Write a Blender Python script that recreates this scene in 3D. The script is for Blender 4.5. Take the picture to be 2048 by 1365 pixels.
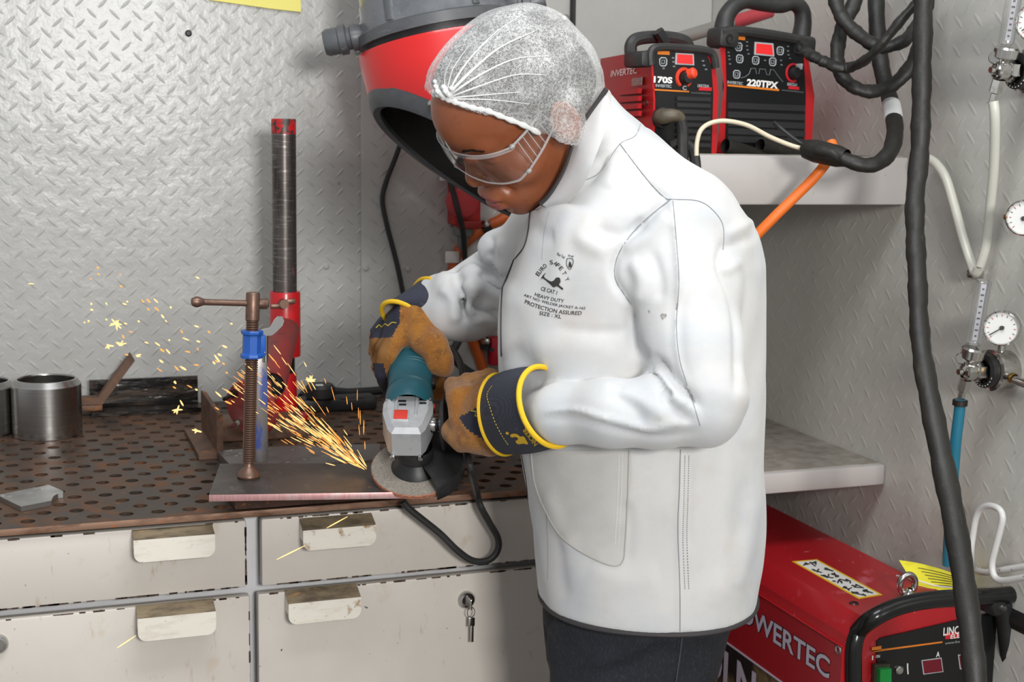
import bpy, bmesh, math, random
import numpy as np
from mathutils import Vector, Matrix
from mathutils.bvhtree import BVHTree

for _o in list(bpy.data.objects):
    bpy.data.objects.remove(_o)
scene = bpy.context.scene
COL = scene.collection
RAD = math.radians

# ------------------------------------------------------------------ camera
F = 2700.0
YAW, PIT, ROLL = RAD(20.0), RAD(8.5), RAD(1.0)
CAM = np.array([0.0, 0.0, 1.43])
_f = np.array([math.sin(YAW)*math.cos(PIT), math.cos(YAW)*math.cos(PIT), -math.sin(PIT)])
_r = np.array([math.cos(YAW), -math.sin(YAW), 0.0])
_d = np.cross(_f, _r)
CR = math.cos(ROLL)*_r - math.sin(ROLL)*_d        # image right
CD = math.sin(ROLL)*_r + math.cos(ROLL)*_d        # image down
CF = _f                                           # image forward
cam_data = bpy.data.cameras.new('camera')
cam_data.sensor_fit = 'HORIZONTAL'
cam_data.sensor_width = 36.0
cam_data.lens = F/2048.0*36.0
cam_data.clip_start = 0.05
cam_data.dof.use_dof = True
cam_data.dof.focus_distance = 1.78
cam_data.dof.aperture_fstop = 9.0
cam = bpy.data.objects.new('camera', cam_data)
COL.objects.link(cam)
cam.matrix_world = Matrix(((CR[0], -CD[0], -CF[0], CAM[0]),
                           (CR[1], -CD[1], -CF[1], CAM[1]),
                           (CR[2], -CD[2], -CF[2], CAM[2]),
                           (0, 0, 0, 1)))
scene.camera = cam

# ------------------------------------------------------------------ light
world = bpy.data.worlds.new('world')
scene.world = world
world.use_nodes = True
_bg = world.node_tree.nodes['Background']
_bg.inputs[0].default_value = (0.95, 0.97, 1.0, 1)
_bg.inputs[1].default_value = 0.46

def area(name, loc, target, sx, sy, watts, col=(1, 1, 1)):
    l = bpy.data.lights.new(name, 'AREA')
    l.shape = 'RECTANGLE'; l.size = sx; l.size_y = sy; l.energy = watts; l.color = col
    o = bpy.data.objects.new(name, l); COL.objects.link(o)
    o.location = loc
    o.rotation_euler = (Vector(target)-Vector(loc)).to_track_quat('-Z', 'Y').to_euler()
    return o
area('flash_light', (0.40, -1.55, 1.92), (0.55, 2.2, 1.1), 0.55, 0.45, 76, (1, 0.985, 0.96))
area('ceiling_light', (0.55, 1.0, 2.75), (0.55, 1.0, 0.0), 1.3, 0.6, 26, (0.95, 0.98, 1.0))

vs = scene.view_settings
vs.view_transform = 'Standard'
vs.look = 'None'
vs.gamma = 1.0
vs.use_curve_mapping = False
vs.exposure = 0.0

# ------------------------------------------------------------------ pixel helpers (2048 x 1365 frame)
def ray(x, y):
    return CF + CR*((x-1024.0)/F) + CD*((y-682.5)/F)
def at(x, y, X=None, Y=None, Z=None, D=None):
    r = ray(x, y)
    if X is not None: t = X/r[0]
    elif Y is not None: t = Y/r[1]
    elif Z is not None: t = (Z-CAM[2])/r[2]
    else: t = D
    return CAM + r*t
def pix(P):
    P = np.asarray(P, float) - CAM
    z = P@CF
    return np.stack([1024+F*(P@CR)/z, 682.5+F*(P@CD)/z, z], -1)
def unit(v):
    v = np.asarray(v, float); return v/np.linalg.norm(v)

# ------------------------------------------------------------------ materials
def lin(h):
    if not isinstance(h, str): return tuple(h)
    h = h.lstrip('#'); c = [int(h[i:i+2], 16)/255 for i in (0, 2, 4)]
    return tuple(x/12.92 if x <= .04045 else ((x+.055)/1.055)**2.4 for x in c)
MATS = {}
def mat(name, col, rough=0.5, metal=0.0, layers=(), bump=None, coat=0.0, spec=0.5, sheen=0.0, emit=None, sss=0.0, coords='Object', alpha=None, aniso=0.0):
    """procedural principled material: base colour, then layers
    (kind, scale, lo, hi, colour, rough|None, metal|None) mixed in by thresholded noise."""
    if name in MATS: return MATS[name]
    m = bpy.data.materials.new(name); m.use_nodes = True
    nt = m.node_tree; N = nt.nodes; L = nt.links
    b = N['Principled BSDF']
    tc = N.new('ShaderNodeTexCoord')
    def tex(kind, scale, detail=5.0):
        mp = N.new('ShaderNodeMapping'); L.new(tc.outputs[coords], mp.inputs[0])
        mp.inputs['Scale'].default_value = (scale,)*3 if not hasattr(scale, '__len__') else scale
        if kind == 'voronoi':
            t = N.new('ShaderNodeTexVoronoi'); t.inputs['Scale'].default_value = 1
            L.new(mp.outputs[0], t.inputs['Vector']); return t.outputs['Distance']
        if kind == 'wave':
            t = N.new('ShaderNodeTexWave'); t.inputs['Scale'].default_value = 1; t.inputs['Distortion'].default_value = 1.5
            L.new(mp.outputs[0], t.inputs['Vector']); return t.outputs['Fac']
        if kind == 'grad':
            s = N.new('ShaderNodeSeparateXYZ'); L.new(mp.outputs[0], s.inputs[0]); return s.outputs[2]
        t = N.new('ShaderNodeTexNoise'); t.inputs['Scale'].default_value = 1
        t.inputs['Detail'].default_value = detail; t.inputs['Roughness'].default_value = 0.62
        L.new(mp.outputs[0], t.inputs['Vector']); return t.outputs['Fac']
    c = N.new('ShaderNodeRGB'); c.outputs[0].default_value = (*lin(col), 1); cs = c.outputs[0]
    rs = N.new('ShaderNodeValue'); rs.outputs[0].default_value = rough; rs = rs.outputs[0]
    ms = N.new('ShaderNodeValue'); ms.outputs[0].default_value = metal; ms = ms.outputs[0]
    for ly in layers:
        kind, scale, lo, hi, lc = ly[:5]
        lr = ly[5] if len(ly) > 5 else None
        lm = ly[6] if len(ly) > 6 else None
        mr = N.new('ShaderNodeMapRange'); mr.clamp = True
        mr.inputs['From Min'].default_value = lo; mr.inputs['From Max'].default_value = hi
        L.new(tex(kind, scale), mr.inputs['Value'])
        fac = mr.outputs[0]
        mx = N.new('ShaderNodeMix'); mx.data_type = 'RGBA'
        L.new(fac, mx.inputs[0]); L.new(cs, mx.inputs[6]); mx.inputs[7].default_value = (*lin(lc), 1); cs = mx.outputs[2]
        for which, val in (('r', lr), ('m', lm)):
            if val is None: continue
            q = N.new('ShaderNodeMix'); q.data_type = 'FLOAT'
            L.new(fac, q.inputs[0]); L.new(rs if which == 'r' else ms, q.inputs[2]); q.inputs[3].default_value = val
            if which == 'r': rs = q.outputs[0]
            else: ms = q.outputs[0]
    L.new(cs, b.inputs['Base Color']); L.new(rs, b.inputs['Roughness']); L.new(ms, b.inputs['Metallic'])
    b.inputs['Specular IOR Level'].default_value = spec
    b.inputs['Coat Weight'].default_value = coat
    b.inputs['Coat Roughness'].default_value = 0.12
    if sheen:
        b.inputs['Sheen Weight'].default_value = sheen; b.inputs['Sheen Roughness'].default_value = 0.5
    if aniso: b.inputs['Anisotropic'].default_value = aniso
    if sss:
        b.inputs['Subsurface Weight'].default_value = sss
        b.inputs['Subsurface Radius'].default_value = (0.012, 0.005, 0.003)
    if emit:
        b.inputs['Emission Color'].default_value = (*lin(emit[0]), 1); b.inputs['Emission Strength'].default_value = emit[1]
    if bump:
        bs = bump if isinstance(bump, list) else [bump]
        prev = None
        for bm_ in bs:
            kind, scale, strength, dist = bm_
            bn = N.new('ShaderNodeBump'); bn.inputs['Strength'].default_value = strength; bn.inputs['Distance'].default_value = dist
            L.new(tex(kind, scale, 6.0), bn.inputs['Height'])
            if prev: L.new(prev, bn.inputs['Normal'])
            prev = bn.outputs[0]
        L.new(prev, b.inputs['Normal'])
    MATS[name] = m
    return m

def clear_mat(name, tint, gloss_rough, fres=1.5, film=0.06):
    """thin clear plastic: see-through with fresnel glints"""
    m = bpy.data.materials.new(name); m.use_nodes = True
    nt = m.node_tree; N = nt.nodes; L = nt.links; N.clear()
    out = N.new('ShaderNodeOutputMaterial')
    tr = N.new('ShaderNodeBsdfTransparent'); tr.inputs[0].default_value = (*tint, 1)
    gl = N.new('ShaderNodeBsdfGlossy'); gl.inputs['Roughness'].default_value = gloss_rough
    df = N.new('ShaderNodeBsdfDiffuse'); df.inputs[0].default_value = (.85, .85, .85, 1)
    lw = N.new('ShaderNodeFresnel'); lw.inputs[0].default_value = fres
    m1 = N.new('ShaderNodeMixShader'); L.new(lw.outputs[0], m1.inputs[0]); L.new(tr.outputs[0], m1.inputs[1]); L.new(gl.outputs[0], m1.inputs[2])
    m2 = N.new('ShaderNodeMixShader'); m2.inputs[0].default_value = film
    L.new(m1.outputs[0], m2.inputs[1]); L.new(df.outputs[0], m2.inputs[2])
    L.new(m2.outputs[0], out.inputs[0])
    MATS[name] = m
    return m

# ------------------------------------------------------------------ geometry builder
def orth(axis, ref=None):
    a = unit(axis)
    if ref is None: ref = (0, 0, 1) if abs(a[2]) < .9 else (1, 0, 0)
    u = np.asarray(ref, float); u = u - a*(u@a); u = unit(u)
    return u, np.cross(a, u), a
def spline(pts, n=8, closed=False):
    P = np.asarray(pts, float); out = []
    k = len(P); rng = range(k if closed else k-1)
    for i in rng:
        if closed: p0, p1, p2, p3 = P[(i-1) % k], P[i], P[(i+1) % k], P[(i+2) % k]
        else: p0, p1, p2, p3 = P[max(i-1, 0)], P[i], P[i+1], P[min(i+2, k-1)]
        for j in range(n):
            t = j/n
            out.append(.5*((2*p1)+(-p0+p2)*t+(2*p0-5*p1+4*p2-p3)*t*t+(-p0+3*p1-3*p2+p3)*t**3))
    if not closed: out.append(P[-1])
    return np.array(out)
class G:
    def __init__(s): s.v = []; s.f = []
    def add(s, v, f):
        k = len(s.v); s.v += [tuple(map(float, p)) for p in v]; s.f += [tuple(k+i for i in q) for q in f]; return s
    def box(s, c, size, M=None, bev=0.0, seg=2):
        bm = bmesh.new(); bmesh.ops.create_cube(bm, size=1.0)
        for v in bm.verts: v.co = Vector((v.co.x*size[0], v.co.y*size[1], v.co.z*size[2]))
        if bev: bmesh.ops.bevel(bm, geom=bm.edges[:], offset=min(bev, .49*min(size)), segments=seg, profile=.5, affect='EDGES')
        bm.verts.index_update()
        M = np.eye(3) if M is None else np.asarray(M, float)
        c = np.asarray(c, float)
        s.add([c+M@np.array(v.co) for v in bm.verts], [[v.index for v in f.verts] for f in bm.faces]); bm.free(); return s
    def cyl(s, p0, p1, r0, r1=None, n=24, cap=True, ref=None):
        r1 = r0 if r1 is None else r1
        L = np.linalg.norm(np.asarray(p1, float)-np.asarray(p0, float))
        pr = [(r0, 0), (r1, L)]
        if cap: pr = [(0, 0)]+pr+[(0, L)]
        return s.lathe(pr, p0, np.asarray(p1, float)-np.asarray(p0, float), n, ref)
    def lathe(s, prof, o, axis, n=32, ref=None, sx=1.0, sy=1.0):
        u, w, a = orth(axis, ref); o = np.asarray(o, float)
        k0 = len(s.v); idx = []
        for r, h in prof:
            if r <= 1e-9:
                idx.append([len(s.v)]); s.v.append(tuple(o+a*h))
            else:
                row = []
                for i in range(n):
                    t = 2*math.pi*i/n
                    row.append(len(s.v)); s.v.append(tuple(o+a*h+u*(r*sx*math.cos(t))+w*(r*sy*math.sin(t))))
                idx.append(row)
        for A, B in zip(idx[:-1], idx[1:]):
            if len(A) == 1 and len(B) == 1: continue
            for i in range(n):
                j = (i+1) % n
                if len(A) == 1: s.f.append((A[0], B[j], B[i]))
                elif len(B) == 1: s.f.append((A[i], A[j], B[0]))
                else: s.f.append((A[i], A[j], B[j], B[i]))
        return s
    def tube(s, pts, r, n=10, sub=0, closed=False, flat=1.0, ref=None):
        P = np.asarray(pts, float)
        R = np.full(len(P), r, float) if np.isscalar(r) else np.asarray(r, float)
        if sub:
            Q = spline(np.c_[P, R], sub, closed); P, R = Q[:, :3], Q[:, 3]
        m = len(P)
        T = np.zeros_like(P)
        for i in range(m):
            a, b = (P[(i-1) % m], P[(i+1) % m]) if closed else (P[max(i-1, 0)], P[min(i+1, m-1)])
            d = b-a; T[i] = d/(np.linalg.norm(d)+1e-12)
        u = orth(T[0], ref)[0]; rows = []
        for i in range(m):
            u = u-T[i]*(u@T[i]); u = u/(np.linalg.norm(u)+1e-12); w = np.cross(T[i], u)
            row = []
            for k in range(n):
                t = 2*math.pi*k/n
                row.append(len(s.v)); s.v.append(tuple(P[i]+R[i]*(u*math.cos(t)+w*math.sin(t)*flat)))
            rows.append(row)
        for i in range(m if closed else m-1):
            A, B = rows[i], rows[(i+1) % m]
            for k in range(n): s.f.append((A[k], A[(k+1) % n], B[(k+1) % n], B[k]))
        if not closed:
            s.f.append(tuple(reversed(rows[0]))); s.f.append(tuple(rows[-1]))
        return s
    def prism(s, poly, o, M, t0, t1):
        """polygon in local xy, extruded from z=t0 to t1"""
        M = np.asarray(M, float); o = np.asarray(o, float); n = len(poly)
        v = [o+M@np.array((x, y, t)) for t in (t0, t1) for x, y in poly]
        f = [tuple(reversed(range(n))), tuple(range(n, 2*n))]+[(i, (i+1) % n, n+(i+1) % n, n+i) for i in range(n)]
        return s.add(v, f)
    def ball(s, c, r, n=16, M=None):
        rr = (r, r, r) if np.isscalar(r) else r
        M = np.eye(3) if M is None else np.asarray(M, float); c = np.asarray(c, float)
        g = G().lathe([(math.sin(math.pi*i/n), -math.cos(math.pi*i/n)) if 0 < i < n else (0, -1 if i == 0 else 1) for i in range(n+1)], (0, 0, 0), (0, 0, 1), max(8, n))
        return s.add([c+M@(np.array(p)*rr) for p in g.v], g.f)
    def mesh(s, name, smooth=35):
        me = bpy.data.meshes.new(name); me.from_pydata(s.v, [], s.f); me.update()
        bm = bmesh.new(); bm.from_mesh(me); bmesh.ops.recalc_face_normals(bm, faces=bm.faces); bm.to_mesh(me); bm.free()
        if smooth:
            me.shade_smooth(); me.set_sharp_from_angle(angle=RAD(smooth))
        return me
    def obj(s, name, m, parent=None, smooth=35):
        return link(name, s.mesh(name, smooth), m, parent)
def link(name, me, m, parent=None):
    o = bpy.data.objects.new(name, me); COL.objects.link(o)
    if m is not None: me.materials.append(m)
    if parent is not None: attach(o, parent)
    return o
def attach(o, parent):
    o.parent = parent
    w = Matrix.Identity(4); p = parent
    while p is not None:
        w = p.matrix_parent_inverse.copy() if False else w
        p = p.parent
    o.matrix_parent_inverse = world_of(parent).inverted()
WM = {}
def world_of(o):
    return WM.get(o.name, Matrix.Identity(4))
def thing(name, loc, label, cat, group=None, kind=None):
    o = bpy.data.objects.new(name, None); COL.objects.link(o)
    o.location = tuple(map(float, loc)); o.empty_display_size = .05
    WM[o.name] = Matrix.Translation(o.location)
    return tag(o, label, cat, group, kind)
def tag(o, label=None, cat=None, group=None, kind=None):
    if label: o['label'] = label
    if cat: o['category'] = cat
    if group: o['group'] = group
    if kind: o['kind'] = kind
    return o
def structure(o, label=None, cat=None):
    return tag(o, label, cat, None, 'structure')
def text_geo(txt, size, bold=0.0, align='CENTER', ext=0.0, shear=0.0, space=1.0, sx=1.0):
    """flat lettering in local xy (baseline y=0): returns (verts Nx3, faces)"""
    cu = bpy.data.curves.new('t', 'FONT'); cu.body = txt; cu.size = size; cu.align_x = align
    cu.offset = bold; cu.extrude = ext; cu.shear = shear; cu.space_character = space; cu.resolution_u = 3
    o = bpy.data.objects.new('t', cu); COL.objects.link(o)
    dg = bpy.context.evaluated_depsgraph_get(); dg.update()
    me = bpy.data.meshes.new_from_object(o.evaluated_get(dg))
    v = np.array([tuple(p.co) for p in me.vertices]).reshape(-1, 3); f = [tuple(p.vertices) for p in me.polygons]
    bpy.data.objects.remove(o); bpy.data.meshes.remove(me); bpy.data.curves.remove(cu)
    if len(v): v[:, 0] *= sx
    return v, f
# ================================================================== palette
M_wall = mat('wall_paint', '#b9b9b5', 0.30, layers=[('noise', 2.2, .35, .75, '#aeada8'), ('noise', (60, 60, 9), .66, .78, '#9c988f'), ('noise', 35, .70, .76, '#8f8a80')], bump=[('noise', 3.5, .35, .02), ('noise', 60, .12, .002)])
M_wall_r = mat('side_wall_paint', '#c6c5be', 0.34, layers=[('noise', 2.6, .35, .75, '#bab9b2'), ('noise', 40, .70, .77, '#87847c')], bump=[('noise', 3.5, .25, .015), ('noise', 60, .12, .002)])
M_shelf = mat('shelf_paint', '#b7b2af', 0.5, layers=[('noise', 8, .5, .8, '#aaa5a1'), ('noise', 70, .68, .76, '#8c857c')])
M_shelf_top = mat('shelf_top_dusty', '#9b958c', 0.7, layers=[('noise', 30, .4, .7, '#7d766c')])
M_floor = mat('floor_paint', '#6f6c66', 0.6, layers=[('noise', 12, .4, .7, '#5a5650')])
M_cab = mat('cabinet_paint', '#c6bfb6', 0.42, layers=[('noise', 4, .45, .8, '#bbb3a9'), ('noise', (75, 75, 20), .64, .80, '#ab917a'), ('noise', (22, 22, 16), .62, .80, '#b7a58f'), ('noise', 130, .685, .72, '#6b5442', .8), ('noise', (44, 44, 52), .70, .72, '#3a2c24', .8)], bump=('noise', 120, .08, .001))
M_cabframe = mat('cabinet_frame_paint', '#c9c9cb', 0.42, layers=[('noise', 6, .45, .8, '#bab8b6'), ('noise', (90, 90, 40), .70, .76, '#6b5442', .8)])
M_pull = mat('pull_paint', '#ddd7cb', 0.5, layers=[('noise', (30, 30, 120), .5, .8, '#c8bfb0'), ('noise', 34, .60, .70, '#9a7a52', .8), ('noise', 90, .66, .70, '#6b4f33', .8), ('noise', 150, .69, .72, '#3d2f26')])
M_pulltop = mat('pull_top_grime', '#8f7f66', 0.7, layers=[('noise', (25, 60, 60), .4, .65, '#5e5344'), ('noise', (40, 90, 90), .62, .72, '#b08a5c')])
M_chip = mat('chipped_edge', '#574539', 0.8, layers=[('noise', 90, .45, .6, '#2f2620')])
M_rust = mat('rusty_plate', '#4b3f36', 0.46, 0.35, layers=[('noise', 9, .40, .62, '#3a312a', .42, .45), ('noise', 26, .50, .66, '#6b4428', .62, .1), ('noise', 3.2, .50, .66, '#5d4330', .6, .1), ('noise', 80, .62, .72, '#8a5228', .7, 0), ('noise', 5, .56, .72, '#3a332e', .36, .5)], bump=[('noise', 45, .25, .002), ('noise', 220, .2, .0008)])
M_rustedge = mat('rusty_edge', '#8a6a56', 0.55, 0.3, layers=[('noise', (20, 60, 60), .45, .65, '#5e3f2b', .7, .1), ('noise', 60, .6, .7, '#a05a2a', .8, 0)])
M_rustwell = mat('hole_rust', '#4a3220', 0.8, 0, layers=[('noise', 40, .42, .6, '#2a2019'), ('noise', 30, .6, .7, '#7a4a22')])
M_rustbar = mat('rusty_bar', '#6b5040', 0.6, 0.25, layers=[('noise', 18, .45, .65, '#4c3a30', .5, .4), ('noise', 60, .55, .68, '#8f5c34', .75, 0)], bump=('noise', 90, .25, .0015))
M_steel = mat('turned_steel', '#bdbbb8', 0.24, 1.0, layers=[('noise', (5, 5, 250), .35, .7, '#a5a3a0', .28), ('noise', 26, .64, .78, '#857a6e', .36)])
M_steel_dark = mat('dark_steel', '#4a4542', 0.4, 0.9, layers=[('noise', 14, .45, .7, '#2f2b29', .45), ('noise', 60, .62, .72, '#7a5236', .6, .2)])
M_mill = mat('mill_scale', '#54504d', 0.42, 0.55, layers=[('noise', 10, .45, .68, '#45413f', .5), ('noise', (60, 14, 60), .60, .70, '#6b625b'), ('noise', 40, .68, .74, '#8a5a3a', .6, .1)], bump=('noise', 80, .1, .001))
M_cut = mat('cut_edge', '#c79a98', 0.4, 0.55, layers=[('noise', (260, 260, 20), .4, .7, '#b58484'), ('noise', 30, .5, .7, '#c0b4b0')])
M_bright = mat('ground_steel', '#a9a9a8', 0.32, 0.9, layers=[('noise', 22, .45, .66, '#8d8d8c', .38), ('noise', 60, .60, .70, '#d0d0cf', .3)])
M_chrome = mat('chrome', '#c8c6c2', 0.16, 1.0, layers=[('noise', 40, .55, .7, '#a8a49e', .28)])
M_brass = mat('brass', '#b08d4a', 0.3, 1.0)
M_darkmetal = mat('dark_metal', '#2b2b2b', 0.4, 0.6)
M_black = mat('black_plastic', '#1d1d1e', 0.45, layers=[('noise', 30, .55, .75, '#2c2b2a')])
M_blackpanel = mat('black_panel', '#121314', 0.35)
M_rubber = mat('black_rubber', '#232323', 0.5, layers=[('noise', 20, .5, .75, '#343230')])
M_hose = mat('hose_sleeve', '#1f1d19', 0.5, layers=[('noise', (18, 18, 8), .42, .7, '#141310'), ('noise', 30, .6, .75, '#38332a', .7)], bump=('noise', 40, .3, .004))
M_red = mat('red_paint', '#c3141b', 0.35, coat=.3, layers=[('noise', 12, .5, .8, '#a81018')])
M_redworn = mat('worn_red_paint', '#b3151a', 0.42, layers=[('noise', (40, 40, 10), .60, .68, '#5b1a18', .5), ('noise', 50, .66, .72, '#3b2a26', .5, .5)])
M_redburnt = mat('burnt_red_paint', '#8e2f2d', 0.6, layers=[('noise', 12, .4, .65, '#6d3a36'), ('noise', 40, .6, .72, '#4c2c2a')])
M_orange = mat('orange_rubber', '#e8701c', 0.5)
M_white = mat('white_print', '#e8e6e2', 0.5)
M_whitetape = mat('white_tape', '#dfe0df', 0.4)
M_yellow = mat('yellow_paper', '#f0e34b', 0.6)
M_ypale = mat('pale_yellow_paper', '#f2e77c', 0.6)
M_ink = mat('black_ink', '#26241f', 0.6)
M_blue = mat('blue_paint', '#1f55a8', 0.38, layers=[('noise', 40, .62, .72, '#17407f'), ('noise', 90, .70, .74, '#6f7d92')])
M_bluebar = mat('worn_blue_bar', '#86827f', 0.36, .85, layers=[('noise', (30, 30, 12), .52, .6, '#3f4f8a', .45, .2)])
M_screw = mat('rusty_screw', '#7b6154', 0.42, 0.75, layers=[('noise', 40, .5, .7, '#5d463b', .5, .5)])

YB, YF = 2.70, 1.88         # back wall, bench front edge
XR = 1.433                  # right wall
ZB = 0.90                   # bench top

# ================================================================== walls with raised tread lugs
def lug_field(name, o, ux, uy, nrm, w, h, m, parent, pitch=(.041, .039), length=.0265, width=.0062, height=.00095, skip=None, seed=1):
    rnd = random.Random(seed); V = []; Fc = []
    n = 6
    def lug(cx, cy, ang):
        ca, sa = math.cos(ang), math.sin(ang); k = len(V)
        L2, W2 = length/2*rnd.uniform(.92, 1.06), width/2*rnd.uniform(.9, 1.1)
        ring = []
        for i in range(2*n):
            t = math.pi*2*i/(2*n)
            lx = L2*math.cos(t); ly = W2*math.copysign(abs(math.sin(t))**1.35, math.sin(t)) if abs(math.sin(t)) > 1e-6 else 0
            ring.append((lx, ly, 0.0))
        top = [(x*.72, y*.42, height) for x, y, z in ring]
        for x, y, z in ring+top:
            X, Y = cx+x*ca-y*sa, cy+x*sa+y*ca
            V.append(tuple(o+ux*X+uy*Y+nrm*z))
        for i in range(2*n):
            j = (i+1) % (2*n); Fc.append((k+i, k+j, k+2*n+j, k+2*n+i))
        Fc.append(tuple(range(k+2*n, k+4*n)))
    nx, ny = int(w/pitch[0]), int(h/pitch[1])
    for j in range(ny*2):
        for i in range(nx):
            cx = (i+.5+.5*(j % 2))*pitch[0]; cy = (j+.5)*pitch[1]/2
            if cx > w-.015 or cy > h-.015: continue
            if skip and skip(cx, cy): continue
            lug(cx, cy, RAD(45 if j % 2 else -45)+rnd.uniform(-.03, .03))
    me = bpy.data.meshes.new(name); me.from_pydata(V, [], Fc); me.update(); me.shade_smooth(); me.set_sharp_from_angle(angle=RAD(50))
    ob = link(name, me, m, parent); ob['kind'] = 'stuff'; return ob
X_, Y_, Z_ = np.eye(3)
wb = structure(G().box(((XR-.75)/2, YB+.03, 1.25), (XR+.75, .06, 2.5)).obj('wall_back', M_wall))
lug_field('tread_lugs', np.array((-.5, YB, .86)), X_, Z_, -Y_, .62+.68, 1.05, M_wall, wb)
wr = structure(G().box((XR+.03, 1.43, 1.25), (.06, 2.62, 2.5)).obj('wall_right', M_wall_r))
lug_field('tread_lugs', np.array((XR, 2.6, .10)), -Y_, Z_, -X_, 1.35, 1.75, M_wall_r, wr, pitch=(.048, .046), length=.033, width=.0085, height=.00042, seed=4)
structure(G().box((.35, 1.2, -.03), (2.4, 3.4, .06)).obj('floor', M_floor))
# smooth flat sheet between the tread panel and the corner (seams stay open)
xs = at(716, 700, Y=YB)[0]
fl = G()
fl.box(((xs+XR)/2+.002, YB-.003, 1.25), (XR-xs-.006, .006, 2.5), bev=.002)
fl.obj('wall_panel', M_wall, wb)
lug_field('tread_lugs', np.array((xs+.01, YB-.006, .86)), X_, Z_, -Y_, .33, 1.05, M_wall, wb, height=.0006, seed=7)
# screw dimples on the back wall
for x, y in ((735/1.95, 130/1.95), (1272/1.95, 1040/1.95), (732, 537), (816, 539), (716, 100)):
    p = at(x, y, Y=YB-(.007 if x > 700 else .0015))
    G().lathe([(0, .0022), (.004, .0020), (.0065, 0), (.0065, -.002)], p, -Y_, 12).obj('rivet', M_wall if x > 400 else M_darkmetal, wb)

# ================================================================== bench: perforated steel top
BX0, BX1 = -.42, 1.0
top = thing('workbench_top', ((BX0+BX1)/2, (YF+YB)/2, ZB-.012), 'rusty brown perforated steel worktop covered with rows of round holes', 'worktop')
def perforated(x0, x1, y0, y1, z, t, pitch, r, n=12):
    rs = pitch*.866; rows = int((y1-y0-.02)/rs); V = []; Fc = []; B = []
    W = G(); wells = G(); plate = G()
    ysr = y0+.012
    def quad(a, b, c, d): plate.add([(a, c, z), (b, c, z), (b, d, z), (a, d, z)], [(0, 1, 2, 3)])
    quad(x0, x1, y0, ysr)
    for j in range(rows):
        ya, yb = ysr+j*rs, ysr+(j+1)*rs; off = (j % 2)*pitch/2
        cols = int((x1-x0-off-.005)/pitch); xa = x0+off
        if off: quad(x0, xa, ya, yb)
        for i in range(cols):
            a, b = xa+i*pitch, xa+(i+1)*pitch; cx, cy = (a+b)/2, (ya+yb)/2
            hx, hy = pitch/2, rs/2; k = len(plate.v)
            ring = [(cx+r*math.cos(2*math.pi*q/n), cy+r*math.sin(2*math.pi*q/n)) for q in range(n)]
            outer = []
            for q in range(n):
                c, s_ = math.cos(2*math.pi*q/n), math.sin(2*math.pi*q/n)
                sc = min(hx/max(abs(c), 1e-9), hy/max(abs(s_), 1e-9)); outer.append([cx+c*sc, cy+s_*sc])
            # pull the nearest ring point to each corner so the cell stays a full rectangle
            for sx in (-1, 1):
                for sy in (-1, 1):
                    q = min(range(n), key=lambda q: (outer[q][0]-cx-sx*hx)**2+(outer[q][1]-cy-sy*hy)**2)
                    outer[q] = [cx+sx*hx, cy+sy*hy]
            plate.add([(*p, z) for p in outer]+[(*p, z) for p in ring], [(q, (q+1) % n, n+(q+1) % n, n+q) for q in range(n)])
            wells.add([(*p, z) for p in ring]+[(*p, z-t) for p in ring], [(q, (q+1) % n, n+(q+1) % n, n+q) for q in range(n)])
        quad(xa+cols*pitch, x1, ya, yb)
    quad(x0, x1, ysr+rows*rs, y1)
    return plate, wells
pl, we = perforated(BX0, BX1, YF, YB-.004, ZB, .0085, .0435, .0102)
o = pl.obj('perforated_plate', M_rust, top, smooth=0)
o = we.obj('hole_walls', M_rustwell, top)
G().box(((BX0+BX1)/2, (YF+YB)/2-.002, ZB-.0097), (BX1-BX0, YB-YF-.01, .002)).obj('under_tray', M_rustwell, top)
G().box(((BX0+BX1)/2, YF-.0005, ZB-.0046), (BX1-BX0, .003, .0092), bev=.0008).obj('front_edge', M_rustedge, top)

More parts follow.
